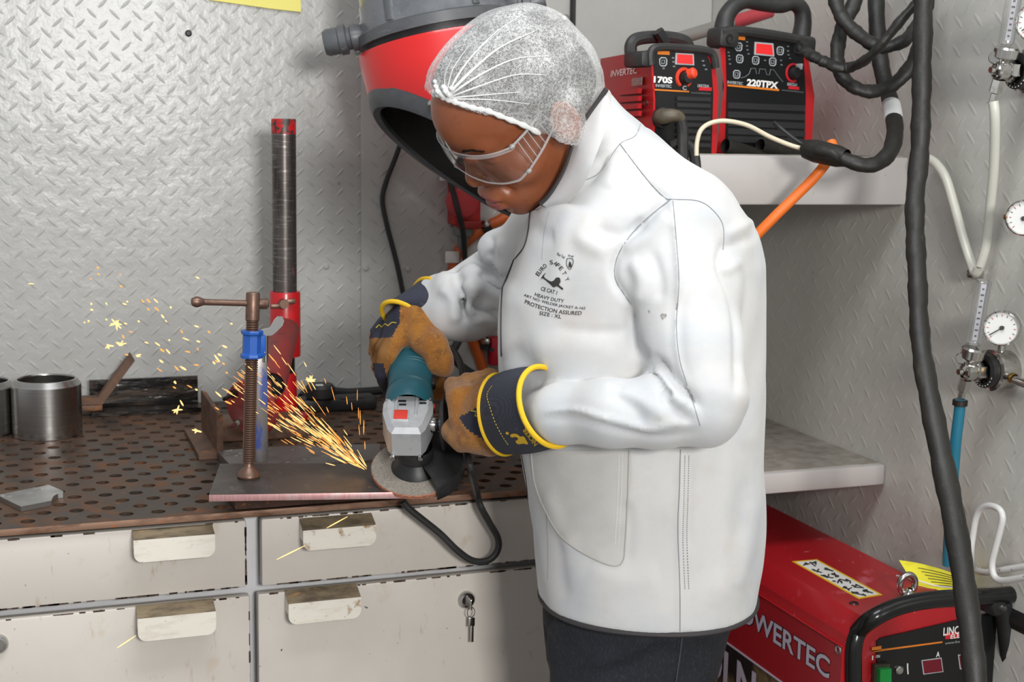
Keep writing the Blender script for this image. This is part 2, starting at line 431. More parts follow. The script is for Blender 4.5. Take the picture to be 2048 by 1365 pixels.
# ================================================================== drawer cabinet
YC = YF+.016
cab = thing('drawer_cabinet', ((BX0+BX1)/2, (YF+YB)/2, 0), 'cream painted steel drawer cabinet with chipped edges under the workbench', 'cabinet')
G().box(((BX0+BX1)/2, (YC+YB)/2+.012, .443), (BX1-BX0, YB-YC-.03, .886), bev=.004).obj('body', M_cabframe, cab)
def pz(x, y): return at(x, y, Y=YC-.010)
TOPZ = .8845
sx0, sx1 = pz(493, 1110)[0], pz(523, 1110)[0]
zu = pz(492, 1175)[2]; zl = pz(497, 1192)[2]
drs = {}
def drawer(key, x0, x1, z0, z1, hpx, lab):
    g = G().box(((x0+x1)/2, YC-.002, (z0+z1)/2), (x1-x0, .018, z1-z0), bev=.003)
    d = g.obj('drawer', M_cab, cab); d['label'] = lab
    # worn edge strips: chipped paint along the rims
    rnd = random.Random(len(lab)); cg = G()
    for e in range(120):
        side = rnd.choice('bbbtr')
        if side in 'bt':
            cx = rnd.uniform(x0+.01, x1-.01); cz = (z0+.0012 if side == 'b' else z1-.0012)
            cg.box((cx, YC-.0105, cz), (rnd.uniform(.003, .018), .0012, rnd.uniform(.0010, .0034)), bev=.0005)
        else:
            cg.box((x1-.0012, YC-.0105, rnd.uniform(z0+.01, z1-.01)), (rnd.uniform(.0015, .0035), .0012, rnd.uniform(.004, .018)), bev=.0005)
    cg.obj('chipped_paint', M_chip, d)['kind'] = 'stuff'
    # bent sheet pull: sloping grimy top, upright lip with rounded lower corners
    (xa, xb, yt, ym, yb_) = hpx
    a = pz(xa, yt); b = pz(xb, yt)
    pd = .030
    zt = min(a[2], TOPZ-.001)
    lipf = YC-.010-pd
    zm = at(xa, ym, Y=lipf)[2]; zb = at(xa, yb_, Y=lipf)[2]
    X0 = at(xa, ym, Y=lipf)[0]; X1 = at(xb, ym, Y=lipf)[0]
    h = G(); th = .0022
    h.add([(X0, YC-.010, zt), (X1, YC-.010, zt), (X1, lipf, zm), (X0, lipf, zm), (X0, YC-.010, zt-th), (X1, YC-.010, zt-th), (X1, lipf, zm-th), (X0, lipf, zm-th)],
          [(0, 1, 2, 3), (7, 6, 5, 4), (0, 3, 7, 4), (1, 5, 6, 2)])
    p = h.obj('pull', M_pulltop, d)
    rc = .012; poly = [(X0, zm), (X1, zm)]
    for k in range(6):
        t = -math.pi/2*k/5; poly.append((X1-rc+rc*math.cos(t), zb+rc+rc*math.sin(t)))
    for k in range(6):
        t = -math.pi/2-math.pi/2*k/5; poly.append((X0+rc+rc*math.cos(t), zb+rc+rc*math.sin(t)))
    G().prism(poly, (0, lipf, 0), np.array(((1, 0, 0), (0, 0, 1), (0, 1, 0))).T, -.0012, .0016).obj('pull_lip', M_pull, p)
    # back-cup so the lip is a closed pocket
    for xx in (X0+.001, X1-.001):
        G().add([(xx, YC-.010, zt), (xx, lipf, zm), (xx, lipf, zb+rc), (xx, YC-.010, zb+rc)], [(0, 1, 2, 3)]).obj('pull_cheek', M_pull, p, smooth=0)
    drs[key] = d
    return d
drawer('ul', BX0+.02, sx0, zu, TOPZ, (267, 430, 1050, 1082, 1127), 'upper drawer front, paint worn orange at its top edge')
drawer('ur', sx1, .93, zu-.001, TOPZ, (606, 752, 1036, 1062, 1103), 'upper drawer front beside the hanging cord')
drawer('ll', BX0+.02, sx0+.004, .30, zl, (275, 432, 1212, 1239, 1285), 'lower drawer front with round lock')
drawer('lr', sx1-.006, .93, .30, zl+.001, (577, 722, 1180, 1209, 1251), 'lower drawer front with a key in its lock')
def lock(px_, py_, d, key):
    p = at(px_, py_, Y=YC-.011)
    lk = G().lathe([(.0135, 0), (.0135, .004), (.0115, .007), (.0085, .0075), (.0080, .006), (0, .006)], p, -Y_, 28).obj('lock', M_chrome, d)
    if key:
        q = p+np.array((.003, -.012, -.004))
        G().box(q, (.003, .012, .016), bev=.001).obj('key', M_chrome, lk)
        G().tube([q+np.array((.006*math.cos(t), -.004, -.012+.008*math.sin(t))) for t in np.linspace(0, 2*math.pi, 17)[:-1]], .0008, 6, closed=True).obj('key_ring', M_chrome, lk)
        k2 = G().box(q+np.array((.001, -.005, -.027)), (.010, .002, .014), bev=.001)
        k2.box(q+np.array((.002, -.005, -.046)), (.0045, .002, .026), bev=.0006)
        k2.obj('hanging_key', M_chrome, lk)
lock(932, 1199, drs['lr'], True)
lock(-4, 1288, drs['ll'], False)

# ================================================================== shelves on the right
def shelf(name, x0, yfront, ztop, th, label):
    o = thing(name, ((x0+XR)/2, (yfront+YB)/2, ztop-th), label, 'shelf')
    G().box(((x0+XR)/2, (yfront+YB)/2, ztop-th/2), (XR-x0-.002, YB-yfront-.008, th), bev=.004).obj('board', M_shelf, o)
    G().box(((x0+XR)/2, (yfront+YB)/2+.004, ztop+.0006), (XR-x0-.010, YB-yfront-.022, .0014)).obj('dusty_top', M_shelf_top, o)
    return o
YS1 = at(1822, 315, X=XR)[1]; ZS1 = at(1822, 315, X=XR)[2]
th1 = ZS1-at(1820, 411, X=XR)[2]
shelf('wall_shelf', .985, YS1, ZS1, th1, 'thick white upper shelf carrying two red welding machines')
YS2 = at(1775, 931, X=XR)[1]; ZS2 = at(1775, 931, X=XR)[2]
shelf('wall_shelf', 1.005, YS2, ZS2, ZS2-at(1774, 972, X=XR)[2], 'dusty white lower shelf above the large red machine')
# ================================================================== loose steel on the bench
def zat(x, y, base): return at(x, y, Y=base[1])[2]
M_bore = mat('pipe_bore', '#2c2926', .55, .5, layers=[('noise', 40, .5, .7, '#4a3a2e', .7)])
def pipe_piece(cx, cy, wpx, ytop, label):
    b = at(cx, cy, Z=ZB); D = (b-CAM)@CF
    r = wpx/2/F*D; h = zat(cx, ytop, b)-ZB
    g = G().lathe([(r-.011, 0), (r-.001, 0), (r, .001), (r, h-.010), (r-.0075, h), (r-.010, h), (r-.011, h-.002), (r-.011, 0)], b, Z_, 72)
    o = tag(g.obj('pipe_section', M_steel), label, 'pipe', 'short steel pipe sections')
    G().lathe([(r-.0113, .0006), (r-.0113, h-.0025)], b, Z_, 72).obj('pipe_bore', M_bore, o)
    return o
pipe_piece(96, 869, 133, 757, 'shiny short steel pipe section with a sloped rim beside the dark angle iron')
pipe_piece(-38, 866, 133, 762, 'short steel pipe section with a rusty inner rim beside the shinier pipe piece')

zt = ZB+.0075
poly = [at(x, y, Z=zt)[:2] for x, y in ((-6, 991), (52, 979), (97, 970), (127, 983), (126, 987), (116, 988), (108, 992), (104, 998), (103, 1002), (42, 1014))]
g = G().prism(poly, (0, 0, 0), np.eye(3), ZB+.0004, zt)
tag(g.obj('notched_steel_plate', M_bright), 'small bright steel plate with a round notch cut in one corner', 'steel plate')

# dark angle iron against the wall
a0 = at(183, 826, Z=ZB); a1 = at(404, 822, Z=ZB)
yf = 2.600; xa = at(183, 826, Y=yf)[0]; xb = at(404, 822, Y=yf)[0]
zt_ = zat(290, 757, (0, yf+.06, 0))
prof = [(yf, ZB+.0005), (yf+.068, ZB+.0005), (yf+.068, zt_), (yf+.060, zt_), (yf+.060, ZB+.014), (yf+.054, ZB+.009), (yf, ZB+.009)]
Mx = np.array(((0, 0, 1), (1, 0, 0), (0, 1, 0)), float)      # local x->Y, y->Z, z->X
tag(G().prism(prof, (0, 0, 0), Mx, xa, xb).obj('angle_iron', mat('oily_steel', '#1d1b19', .24, .7, layers=[('noise', (14, 60, 60), .50, .68, '#3b2c20', .5, .3), ('noise', (9, 60, 60), .64, .70, '#b5b3b0', .22, 1.0)], bump=('noise', (20, 70, 70), .4, .004))), 'dark oily length of angle iron lying against the back wall', 'angle iron')
# stacked rusty bars and the bent strip
yb_ = 2.612
bx0, bx1 = at(150, 800, Y=yb_)[0], at(205, 800, Y=yb_)[0]
tag(G().box(((bx0+bx1)/2, yb_+.018, ZB+.009+.0062), (bx1-bx0, .036, .012), bev=.002).obj('steel_offcut', M_rustbar), 'small rusty bar offcut lying under the bent strip', 'steel bar')
zl_ = ZB+.009+.0124+.0006
pts = [(bx0+.002, zl_), (bx1, zl_), (at(270, 722, Y=yb_)[0], zat(270, 722, (0, yb_, 0))), (at(262, 712, Y=yb_)[0], zat(262, 709, (0, yb_, 0))), (bx1-.008, zl_+.013), (bx0+.002, zl_+.013)]
tag(G().prism([(z, x) for x, z in pts], (0, 0, 0), np.array(((0, 0, 1), (0, 1, 0), (1, 0, 0)), float).T @ np.eye(3) if False else np.array(((0, 1, 0), (0, 0, 1), (1, 0, 0)), float), yb_, yb_+.03).obj('bent_steel_strip', M_rustbar), 'brown rusty steel strip bent upward, resting across the angle iron', 'steel bar')

# rusty angle bracket beside the clamp
n0 = at(398, 921, Z=ZB); n1 = at(434, 922, Z=ZB); f0 = at(412, 866, Z=ZB)
dep = f0[1]-n0[1]; w = n1[0]-n0[0]
prof = [(0, .0005), (w+.012, .0005), (w+.012, .074), (w+.002, .078), (w+.002, .010), (0, .008)]
Mb = np.array(((1, 0, 0), (0, 0, 1), (0, 1, 0)), float).T
g = G().prism(prof, (n0[0], n0[1], ZB), np.array(((1, 0, 0), (0, 0, 1), (0, 1, 0)), float), 0, dep)
tag(g.obj('angle_bracket', M_rustbar), 'short brown rusty angle bracket standing behind the clamp screw', 'angle iron')
q0 = at(456, 908, Z=ZB); q1 = at(640, 905, Z=ZB)
tag(G().box(((q0[0]+q1[0])/2, q0[1]+.13, ZB+.016), (q1[0]-q0[0], .09, .031), bev=.003).obj('rusty_channel', M_rustbar), 'low rusty steel block lying under the red pipe arm', 'steel bar')

# spacer, second plate and the work plate that is being ground
zw = ZB+.047
wp = [at(x, y, Z=zw)[:2] for x, y in ((418, 990), (816, 984), (752, 927), (440, 928))]
xm0, xm1 = at(470, 1010, Y=YF)[0], at(800, 1005, Y=YF)[0]
sp = G().box(((xm0+xm1)/2, YF+.055, ZB+.0185), (xm1-xm0, .10, .036), bev=.002)
tag(sp.obj('packing_block', mat('burnt_rust', '#4c3227', .75, .1, layers=[('noise', 30, .45, .65, '#2c211c'), ('noise', 60, .6, .7, '#8a4f25')], bump=('noise', 60, .5, .004))), 'dark rusty packing block underneath the plate being ground', 'steel block')
g = thing('work_plate', (np.mean([p[0] for p in wp]), np.mean([p[1] for p in wp]), zw-.0095), 'dark grey steel plate with a bright pinkish cut edge clamped for grinding', 'steel plate')
G().prism(wp, (0, 0, 0), np.eye(3), zw-.0095, zw).obj('plate', M_mill, g)
ed = np.array(wp[1])-np.array(wp[0]); nrm = unit(np.array((ed[1], -ed[0], 0)))
P0 = np.array((*wp[0], zw-.00475)); P1 = np.array((*wp[1], zw-.00475))
G().box((P0+P1)/2+nrm*.0008, (np.linalg.norm(ed), .0016, .0092), np.stack([unit(P1-P0), -nrm, Z_], 1), bev=.0005).obj('cut_edge', M_cut, g)
p2 = [at(x, y, Z=ZB+.013)[:2] for x, y in ((462, 932), (433, 902), (560, 893), (760, 888), (760, 926))]
YMIN = YF+.112
p2 = [(x, max(y, YMIN)) for x, y in p2]
tag(G().prism(p2, (0, 0, 0), np.eye(3), ZB+.0005, ZB+.013).obj('spare_plate', mat('scuffed_plate', '#77716d', .45, .6, layers=[('noise', 25, .5, .66, '#5a5350'), ('noise', 50, .6, .68, '#b5b2b0', .3, .8)])), 'grey scuffed steel plate lying flat behind the work plate', 'steel plate')

# ================================================================== screw clamp
cb = at(497, 956, Z=zw); Dc = (cb-CAM)@CF
def cp(x, y, dy=0.0):
    return at(x, y, Y=cb[1]+dy)
kk = Dc/F
axis_top = cp(506, 588); ax = unit(axis_top-cb)
cl = thing('screw_clamp', cb, 'screw clamp with blue collar and T-handle pressing on the work plate', 'clamp')
def ca(y): return cp(497+(956-y)*9/368, y)
G().lathe([(0, .0003), (.0155, .0003), (.0165, .003), (.015, .008), (.009, .014), (.0065, .018), (.0065, .024), (.0075, .030), (.0075, .04)], cb, ax, 28).obj('swivel_pad', M_screw, cl)
y0, y1 = 925, 640; L0 = np.linalg.norm(ca(y0)-cb); L1 = np.linalg.norm(ca(y1)-cb)
prof = []; nt = 62
for i in range(nt):
    h = L0+(L1-L0)*i/nt; s_ = (L1-L0)/nt
    prof += [(.0074, h), (.0093, h+s_*.35), (.0093, h+s_*.6), (.0074, h+s_*.98)]
G().lathe([(.0078, .028)]+prof+[(.0098, L1), (.0098, np.linalg.norm(axis_top-cb)), (.0085, np.linalg.norm(axis_top-cb)+.002), (0, np.linalg.norm(axis_top-cb)+.002)], cb, ax, 24).obj('threaded_screw', M_screw, cl)
hb = cp(388, 604, -.012); he = cp(528, 608, .004); hd = unit(he-hb)
hg = G().cyl(hb, he, .0044, n=16)
hg.lathe([(0, -.004), (.005, -.003), (.0075, .002), (.0075, .006), (.0055, .011), (.0044, .014)], hb, hd, 18)
hg.lathe([(.0044, -.012), (.007, -.008), (.0078, -.002), (.0075, .004), (.005, .006), (0, .006)], he, hd, 18)
hg.obj('t_handle', M_screw, cl)
u0, u1 = np.linalg.norm(ca(716)-cb), np.linalg.norm(ca(661)-cb)
G().lathe([(.0095, u0), (.0155, u0), (.0160, u0+.002), (.0155, u0+.005), (.0130, u0+.007), (.0130, u1-.007), (.0155, u1-.005), (.0160, u1-.002), (.0155, u1), (.0095, u1)], cb, ax, 8, ref=CR).obj('collar', M_blue, cl, smooth=20)
bw = (cp(523, 820)-cp(509, 820))[0]
b0 = cp(519, 925, .024); b1 = cp(524, 668, .024)
G().box((b0+b1)/2, (.019, .006, np.linalg.norm(b1-b0)), bev=.001).obj('slide_bar', M_bluebar, cl)
G().box((ca(690)+cp(521, 690, .024))/2, (.024, .03, np.linalg.norm(ca(716)-ca(661))*.8), bev=.003).obj('slide_housing', M_blue, cl)
w0 = cp(531, 724, .02); w1 = cp(531, 664, .02)
wn = G().cyl(w0, w1, .0042, n=14)
wn.obj('wing_bolt', M_chrome, cl)
wg = G()
wpts = [(522, 660), (540, 656), (549, 640), (556, 633), (564, 633), (568, 642), (564, 652), (552, 664), (543, 671), (522, 672)]
o_ = cp(540, 655, .018)
wg.prism([((cp(x, y, .018)-o_)[0], (cp(x, y, .018)-o_)[2]) for x, y in wpts], o_, np.array(((1, 0, 0), (0, 0, 1), (0, 1, 0)), float), -.0025, .0025)
wg.obj('wing', M_chrome, cl)

# ================================================================== red pipe stand
sb = at(577, 838, Z=ZB); Ds = (sb-CAM)@CF; ks = Ds/F
st = thing('pipe_stand', sb, 'red pipe stand with a bare steel upright and a scorched red arm', 'pipe stand')
def sz(y): return at(577, y, Y=sb[1])[2]
sx = at(568, 500, Y=sb[1])[0]
cx, cy = (sb[0]+sx)/2-.002, sb[1]
def vert(prof, name, m, n=32): return G().lathe(prof, (cx, cy, 0), Z_, n).obj(name, m, st)
vert([(0, ZB+.0005), (.043, ZB+.0005), (.043, ZB+.008), (.0215, ZB+.010), (.0205, sz(745)), (0, sz(745))], 'foot_tube', M_red)
vert([(.0175, sz(750)), (.0175, sz(706))], 'inner_tube', M_darkmetal)
vert([(.0225, sz(712)), (.0280, sz(712)), (.0285, sz(708)), (.0285, sz(586)), (.0275, sz(583)), (.0225, sz(583))], 'sleeve', M_red)
upm = mat('bare_upright', '#6d6663', .3, .9, layers=[('noise', (50, 50, 5), .40, .62, '#3a3431', .45, .5), ('noise', (70, 70, 12), .63, .70, '#a81a1c', .5, 0), ('noise', (30, 30, 300), .55, .75, '#9b9794', .28, 1)])
vert([(.0222, sz(590)), (.0222, sz(262)), (0.0222, sz(262))], 'upright', upm)
vert([(.0224, sz(268)), (.0225, sz(240)), (.0215, sz(238)), (.016, sz(238)), (.016, sz(262))], 'painted_end', mat('chipped_red', '#c0141b', .4, layers=[('noise', 45, .55, .60, '#4a4340', .4, .6)]))
wb_ = at(566, 607, Y=sb[1]-.030)
wg = G().cyl(wb_+np.array((0, .01, 0)), wb_+np.array((0, -.014, 0)), .0085, n=14)
wg.box(wb_+np.array((-.014, -.008, -.004)), (.022, .006, .009), bev=.003).box(wb_+np.array((.013, -.008, .004)), (.018, .006, .010), bev=.003)
wg.obj('wing_screw', M_screw, st)
pa = np.array((cx, cy, sz(655))); pb = at(541, 772, D=Ds-.30)
pd_ = unit(pb-pa); Lp = np.linalg.norm(pb-pa)
arm = G().lathe([(.0265, .0), (.0265, Lp), (.0235, Lp), (.0235, Lp-.10)], pa, pd_, 36).obj('arm', M_redburnt, st)
G().lathe([(0, Lp-.012), (.020, Lp-.012), (.0225, Lp-.004), (.0225, Lp-.03)], pa, pd_, 32).obj('arm_plug', M_black, st)
pf = at(505, 815, D=Ds-.34); fd = unit(pd_+np.array((-.75, 0, -.1)))
fg = G().lathe([(0, -.004), (.047, -.004), (.049, 0), (.047, .008), (0, .008)], pf, fd, 36).obj('flange', M_redburnt, st)
u_, w_, a_ = orth(fd)
for k in range(4):
    t = RAD(45+90*k); c = pf+(u_*math.cos(t)+w_*math.sin(t))*.036
    bg = G().lathe([(0, .036), (.0038, .036), (.0040, .015), (.0075, .015), (.0075, .008)], c, fd, 6)
    bg.lathe([(.0075, -.004), (.0075, -.012), (0, -.012)], c, fd, 6)
    bg.obj('flange_bolt', M_chrome if k % 2 else M_steel_dark, fg, smooth=20)
G().box((pa+pb)/2*.0+pb*.55+pf*.45+np.array((0, .015, 0)), (.03, .05, .05), bev=.006).obj('flange_block', M_redburnt, st)

# ================================================================== fume extraction hood
HD = 2.42
hc = at(878, 86, D=HD); hk = HD/F; R0 = 165*hk
ha = unit(-.19*CR-.98*CD-.07*CF)
hu = unit(CR-ha*(CR@ha)); hw = np.cross(hu, ha)
if hw@CF < 0: hw = -hw
hood = thing('fume_extraction_hood', hc-ha*.2, 'red and grey fume extraction hood with an open black scoop', 'extraction hood')
def hp(th, r, h): return hc+hu*(r*math.cos(th))+hw*(r*math.sin(th))+ha*h
def rim(th, off=0.0): return -(.2215+.112*math.cos(th)+.050*math.sin(th)+off)
def band(rows, n=72, closed=False):
    """rows: list of functions th -> point"""
    g = G(); idx = []
    for fn in rows:
        idx.append([len(g.v)+i for i in range(n)]); g.v += [tuple(fn(2*math.pi*i/n)) for i in range(n)]
    for A, B in zip(idx[:-1], idx[1:]):
        for i in range(n): g.f.append((A[i], A[(i+1) % n], B[(i+1) % n], B[i]))
    return g
M_hoodred = mat('hood_red', '#d8201f', .33, coat=.4)
M_hoodgrey = mat('hood_grey', '#5a5c5f', .38, layers=[('noise', 30, .5, .75, '#4b4d50'), ('noise', (40, 40, 160), .66, .74, '#85847f')])
M_hooddark = mat('hood_dark', '#1c1c1d', .45, layers=[('noise', 30, .5, .7, '#292929')])
M_hoodsmoke = mat('hood_smoke', '#74777b', .22, layers=[('noise', 14, .45, .7, '#5d6064'), ('noise', 70, .64, .74, '#9a9a98', .5)], coat=.4)
sh = lambda th, h: R0*(1.0-.10*min(1, max(0, -h)/.30))
band([lambda t: hp(t, R0*.93, 0), lambda t: hp(t, R0*.99, -.001), lambda t: hp(t, R0, -.006), lambda t: hp(t, sh(t, rim(t, -.030)), rim(t, -.030))]).obj('red_shell', M_hoodred, hood)
band([lambda t: hp(t, sh(t, 0)*.975, rim(t, -.036)), lambda t: hp(t, sh(t, rim(t))*1.012, rim(t, -.030)), lambda t: hp(t, sh(t, rim(t))*1.012, rim(t, -.012)), lambda t: hp(t, sh(t, rim(t))*.985, rim(t)), lambda t: hp(t, sh(t, rim(t))*.90, rim(t, .002)), lambda t: hp(t, sh(t, rim(t))*.875, rim(t, -.008))]).obj('scoop_lip', M_hoodgrey, hood)
band([lambda t: hp(t, sh(t, rim(t))*.88, rim(t, -.006)), lambda t: hp(t, sh(t, rim(t))*.80, rim(t, -.03)), lambda t: hp(t, R0*.62, -.09), lambda t: hp(t, R0*.40, -.06), lambda t: hp(t, R0*.36, -.02), lambda t: hp(t, R0*.02, -.02)]).obj('scoop_inside', M_hooddark, hood)
band([lambda t: hp(t, R0*.42, -.085), lambda t: hp(t, R0*.45, -.09), lambda t: hp(t, R0*.42, -.10), lambda t: hp(t, R0*.37, -.085), lambda t: hp(t, R0*.42, -.085)], 40).obj('duct_ring', M_hoodgrey, hood)
band([lambda t: hp(t, R0*.93, 0), lambda t: hp(t, R0*.90, .002), lambda t: hp(t, R0*.90, .014)]).obj('gap_ring', M_black, hood)  # stands in for the gap below the clamp ring, its dark painted black
band([lambda t: hp(t, R0*.86, .012), lambda t: hp(t, R0*.965, .012), lambda t: hp(t, R0*.965, .030), lambda t: hp(t, R0*.93, .033), lambda t: hp(t, R0*.90, .033)]).obj('clamp_ring', M_hoodgrey, hood)
rows = []; hh = .033; rr = .915
for k in range(5):
    rows += [(rr, hh), (rr-.012, hh+.024), (rr-.022, hh+.0245)]; hh += .0245; rr -= .026
rows += [(rr-.05, hh+.02), (rr-.15, hh+.05), (rr-.30, hh+.07), (.36, hh+.09), (.36, hh+.20)]
band([(lambda t, a=a, b=b: hp(t, R0*a, b)) for a, b in rows]).obj('ribbed_dome', M_hoodsmoke, hood)
for th in (-2.12, -.95, .4, 1.6, 2.9):
    c = [hp(th, R0*(.925-.9*(h-.033)*1.05), h) for h in np.linspace(.036, .15, 6)]
    G().tube(c, .008, 6, flat=.35, ref=hp(th+.5, R0, 0)-hp(th, R0, 0)).obj('dome_clip', M_hoodgrey, hood)
for sg in (-1, 1):
    o_ = hc+ha*.035+hu*(sg*R0*.93)-hw*.02
    G().lathe([(.018, -.01), (.024, .004), (.024, .012), (.020, .014), (.020, .020), (.027, .022), (.027, .034), (.024, .036), (.024, .056), (.021, .062), (0, .062)], o_, hu*sg, 26).obj('side_knob', M_hoodgrey, hood)
p = hp(-1.63, R0*.955, rim(-1.63, -.046))
s_ = at(862, 207, D=HD-R0*.95)
G().lathe([(0, .003), (.003, .003), (.0055, .001), (.0058, -.002)], s_, -CF, 16).obj('lip_screw', M_chrome, hood)

# ================================================================== cords, socket and cables on the back wall
def cord(name, pts, r, m, label, cat='cable', sub=8, n=10, group=None, parent=None):
    g = G().tube(pts, r, n, sub=sub)
    o = g.obj(name, m, parent)
    if parent is None: tag(o, label, cat, group)
    return o
yw = YB-.012
def W(x, y, d=0.0):
    p = at(x, y, Y=yw-d); p[2] = max(p[2], ZB+.012); return p
cord('extension_cord', [W(803, 282, .02), W(790, 318, .01), W(772, 365), W(765, 402), W(775, 455), W(792, 520), W(803, 572), W(815, 640), W(812, 730), W(800, 800, .02)], .0052, M_rubber, 'thin black cord hanging from behind the extraction hood', 'cord')
cord('extension_cord', [W(1147, -20), W(1146, 20), W(1146, 70), W(1150, 150)], .006, M_rubber, 'straight black cord on the wall above the hairnet', 'cord')
sk = thing('wall_socket', W(925, 450), 'red three-phase wall socket with round lid and grey plug', 'socket')
def wbox(x0, y0, x1, y1, d0, d1, bev=.003):
    a = at(x0, y0, Y=yw-d0); b = at(x1, y1, Y=yw-d0)
    return G().box(((a[0]+b[0])/2, yw-(d0+d1)/2, (a[2]+b[2])/2), (abs(b[0]-a[0]), abs(d1-d0), abs(a[2]-b[2])), bev=bev)
wbox(894, 345, 945, 448, -.008, .05, .006).obj('socket_body', mat('socket_red', '#b3261f', .45), sk)
wbox(900, 438, 946, 455, -.002, .06, .005).obj('socket_neck', mat('socket_red_dark', '#8e1c1a', .5), sk)
G().lathe([(0, .012), (.024, .012), (.031, .009), (.0325, 0), (.030, -.02)], W(926, 404, .052), -Y_+.10*X_, 36).obj('socket_lid', mat('socket_lid', '#c33b40', .4), sk)
G().lathe([(.020, 0), (.021, -.012), (.019, -.020), (.012, -.022), (.010, -.045), (.006, -.05)], W(926, 452, .03), Z_, 24).obj('plug', mat('plug_grey', '#6d7371', .5), sk)
wbox(878, 340, 893, 362, .0, .012).obj('conduit_clip', M_white, sk)
cord('socket_cord', [W(899, 352, .062), W(905, 380, .064), W(917, 425, .066), W(927, 470, .05), W(930, 520, .03), W(936, 560, .02), W(960, 600), W(985, 660)], .006, M_rubber, 'black cord running down across the red wall socket', 'cord')
oc = thing('orange_cable', W(905, 600), 'thick orange cable clipped to the wall under the red socket', 'cable')
G().tube([W(1030, 418), W(1000, 440), W(970, 455), W(935, 482), W(915, 508), W(905, 550), W(908, 600), W(930, 640), W(945, 680), W(962, 725), W(972, 775), W(975, 815)], .0115, 12, sub=8).obj('cable', mat('orange_cable', '#c65a1c', .5), oc)
for x, y in ((970, 455), (970, 690)):
    g = G().lathe([(.0125, -.009), (.0165, -.009), (.0165, .009), (.0125, .009)], W(x, y), unit(W(x+20, y-12)-W(x-20, y+12)) if y < 500 else Z_, 20)
    g.obj('rubber_clip', M_black, oc)
    G().lathe([(0, .016), (.006, .014), (.010, .006), (.010, -.004)], W(x, y-8, .012), -Y_, 18).obj('clip_nut', M_chrome, oc)
g = wbox(890, 503, 918, 526, .012, .0155, .0012)
g.obj('paper_tag', M_white, oc)
rb = thing('red_isolator', W(987, 697), 'small red wall bracket with a hole beside the jacket front', 'bracket')
wbox(975, 672, 1002, 727, -.006, .022, .003).obj('red_block', mat('bracket_red', '#b5182c', .4), rb)
G().cyl(W(984, 700, .020), W(984, 700, .0235), .0045, n=14).obj('bolt_hole', M_black, rb)
cb2 = at(690, 832, Z=ZB)
for pts, lab in (([(1020, 760, .03), (960, 772, .03), (905, 790, .03), (860, 800, .02), (800, 806, .01), (740, 795, .02), (690, 785, .03), (640, 779, .035), (612, 786, .04), (603, 800, .05)], 'thick black cable lying along the back of the bench behind the grinder'),
                 ([(1000, 640, .02), (960, 650, .03), (925, 672, .05), (905, 705, .06), (890, 740, .07), (878, 772, .07), (850, 815, .07)], 'black cable curling down behind the grinding gloves'),
                 ([(885, 690, .10), (925, 735, .10), (968, 758, .10), (1010, 765, .10), (1040, 772, .10)], 'black cable crossing behind the side handle toward the jacket')):
    cord('black_cable', [W(*p) for p in pts], .0085, M_rubber, lab, 'cable')
rs = thing('power_strip', at(690, 838, Z=ZB), 'black power strip with round plug lying at the back of the bench', 'power strip')
a = at(607, 840, Z=ZB); b = at(775, 836, Z=ZB)
G().box(((a[0]+b[0])/2, 2.56, ZB+.013), (b[0]-a[0], .05, .025), bev=.004).obj('strip_body', M_black, rs)
pc = np.array(((at(640, 810, Y=2.55))[0], 2.548, ZB+.0258))
G().lathe([(0, 0), (.026, 0), (.029, .004), (.029, .022), (.024, .028), (0, .028)], pc, Z_, 28).obj('plug', M_rubber, rs)
G().box(pc+np.array((-.004, -.012, .0285)), (.014, .012, .001)).obj('plug_sticker', M_white, rs)
for k in range(3):
    G().lathe([(0, .001), (.006, .001), (.007, 0)], np.array((a[0]+.09+.035*k, 2.54, ZB+.0255)), Z_, 14).obj('socket_dimple', M_steel_dark, rs)
# yellow notice on the wall
ylw = G(); pts = [(418, -60), (600, -60), (602, 24), (546, 18), (418, 0)]
ylw.prism([(at(x, y, Y=YB-.006)[0], at(x, y, Y=YB-.006)[2]) for x, y in pts], (0, YB-.006, 0), np.array(((1, 0, 0), (0, 0, 1), (0, 1, 0)), float), -.0008, .0006)
tag(ylw.obj('yellow_notice', M_ypale), 'plain yellow paper notice at the top of the back wall', 'notice')
# hook fitting on the wall
hk_ = thing('wall_hook', W(1120, 40), 'small chrome hook fitting on the wall by the black cord', 'hook')
G().lathe([(.012, 0), (.012, .004), (.006, .008), (.006, .03), (.009, .034), (0, .04)], W(1120, 40), -Y_, 18).obj('hook_stud', M_chrome, hk_)
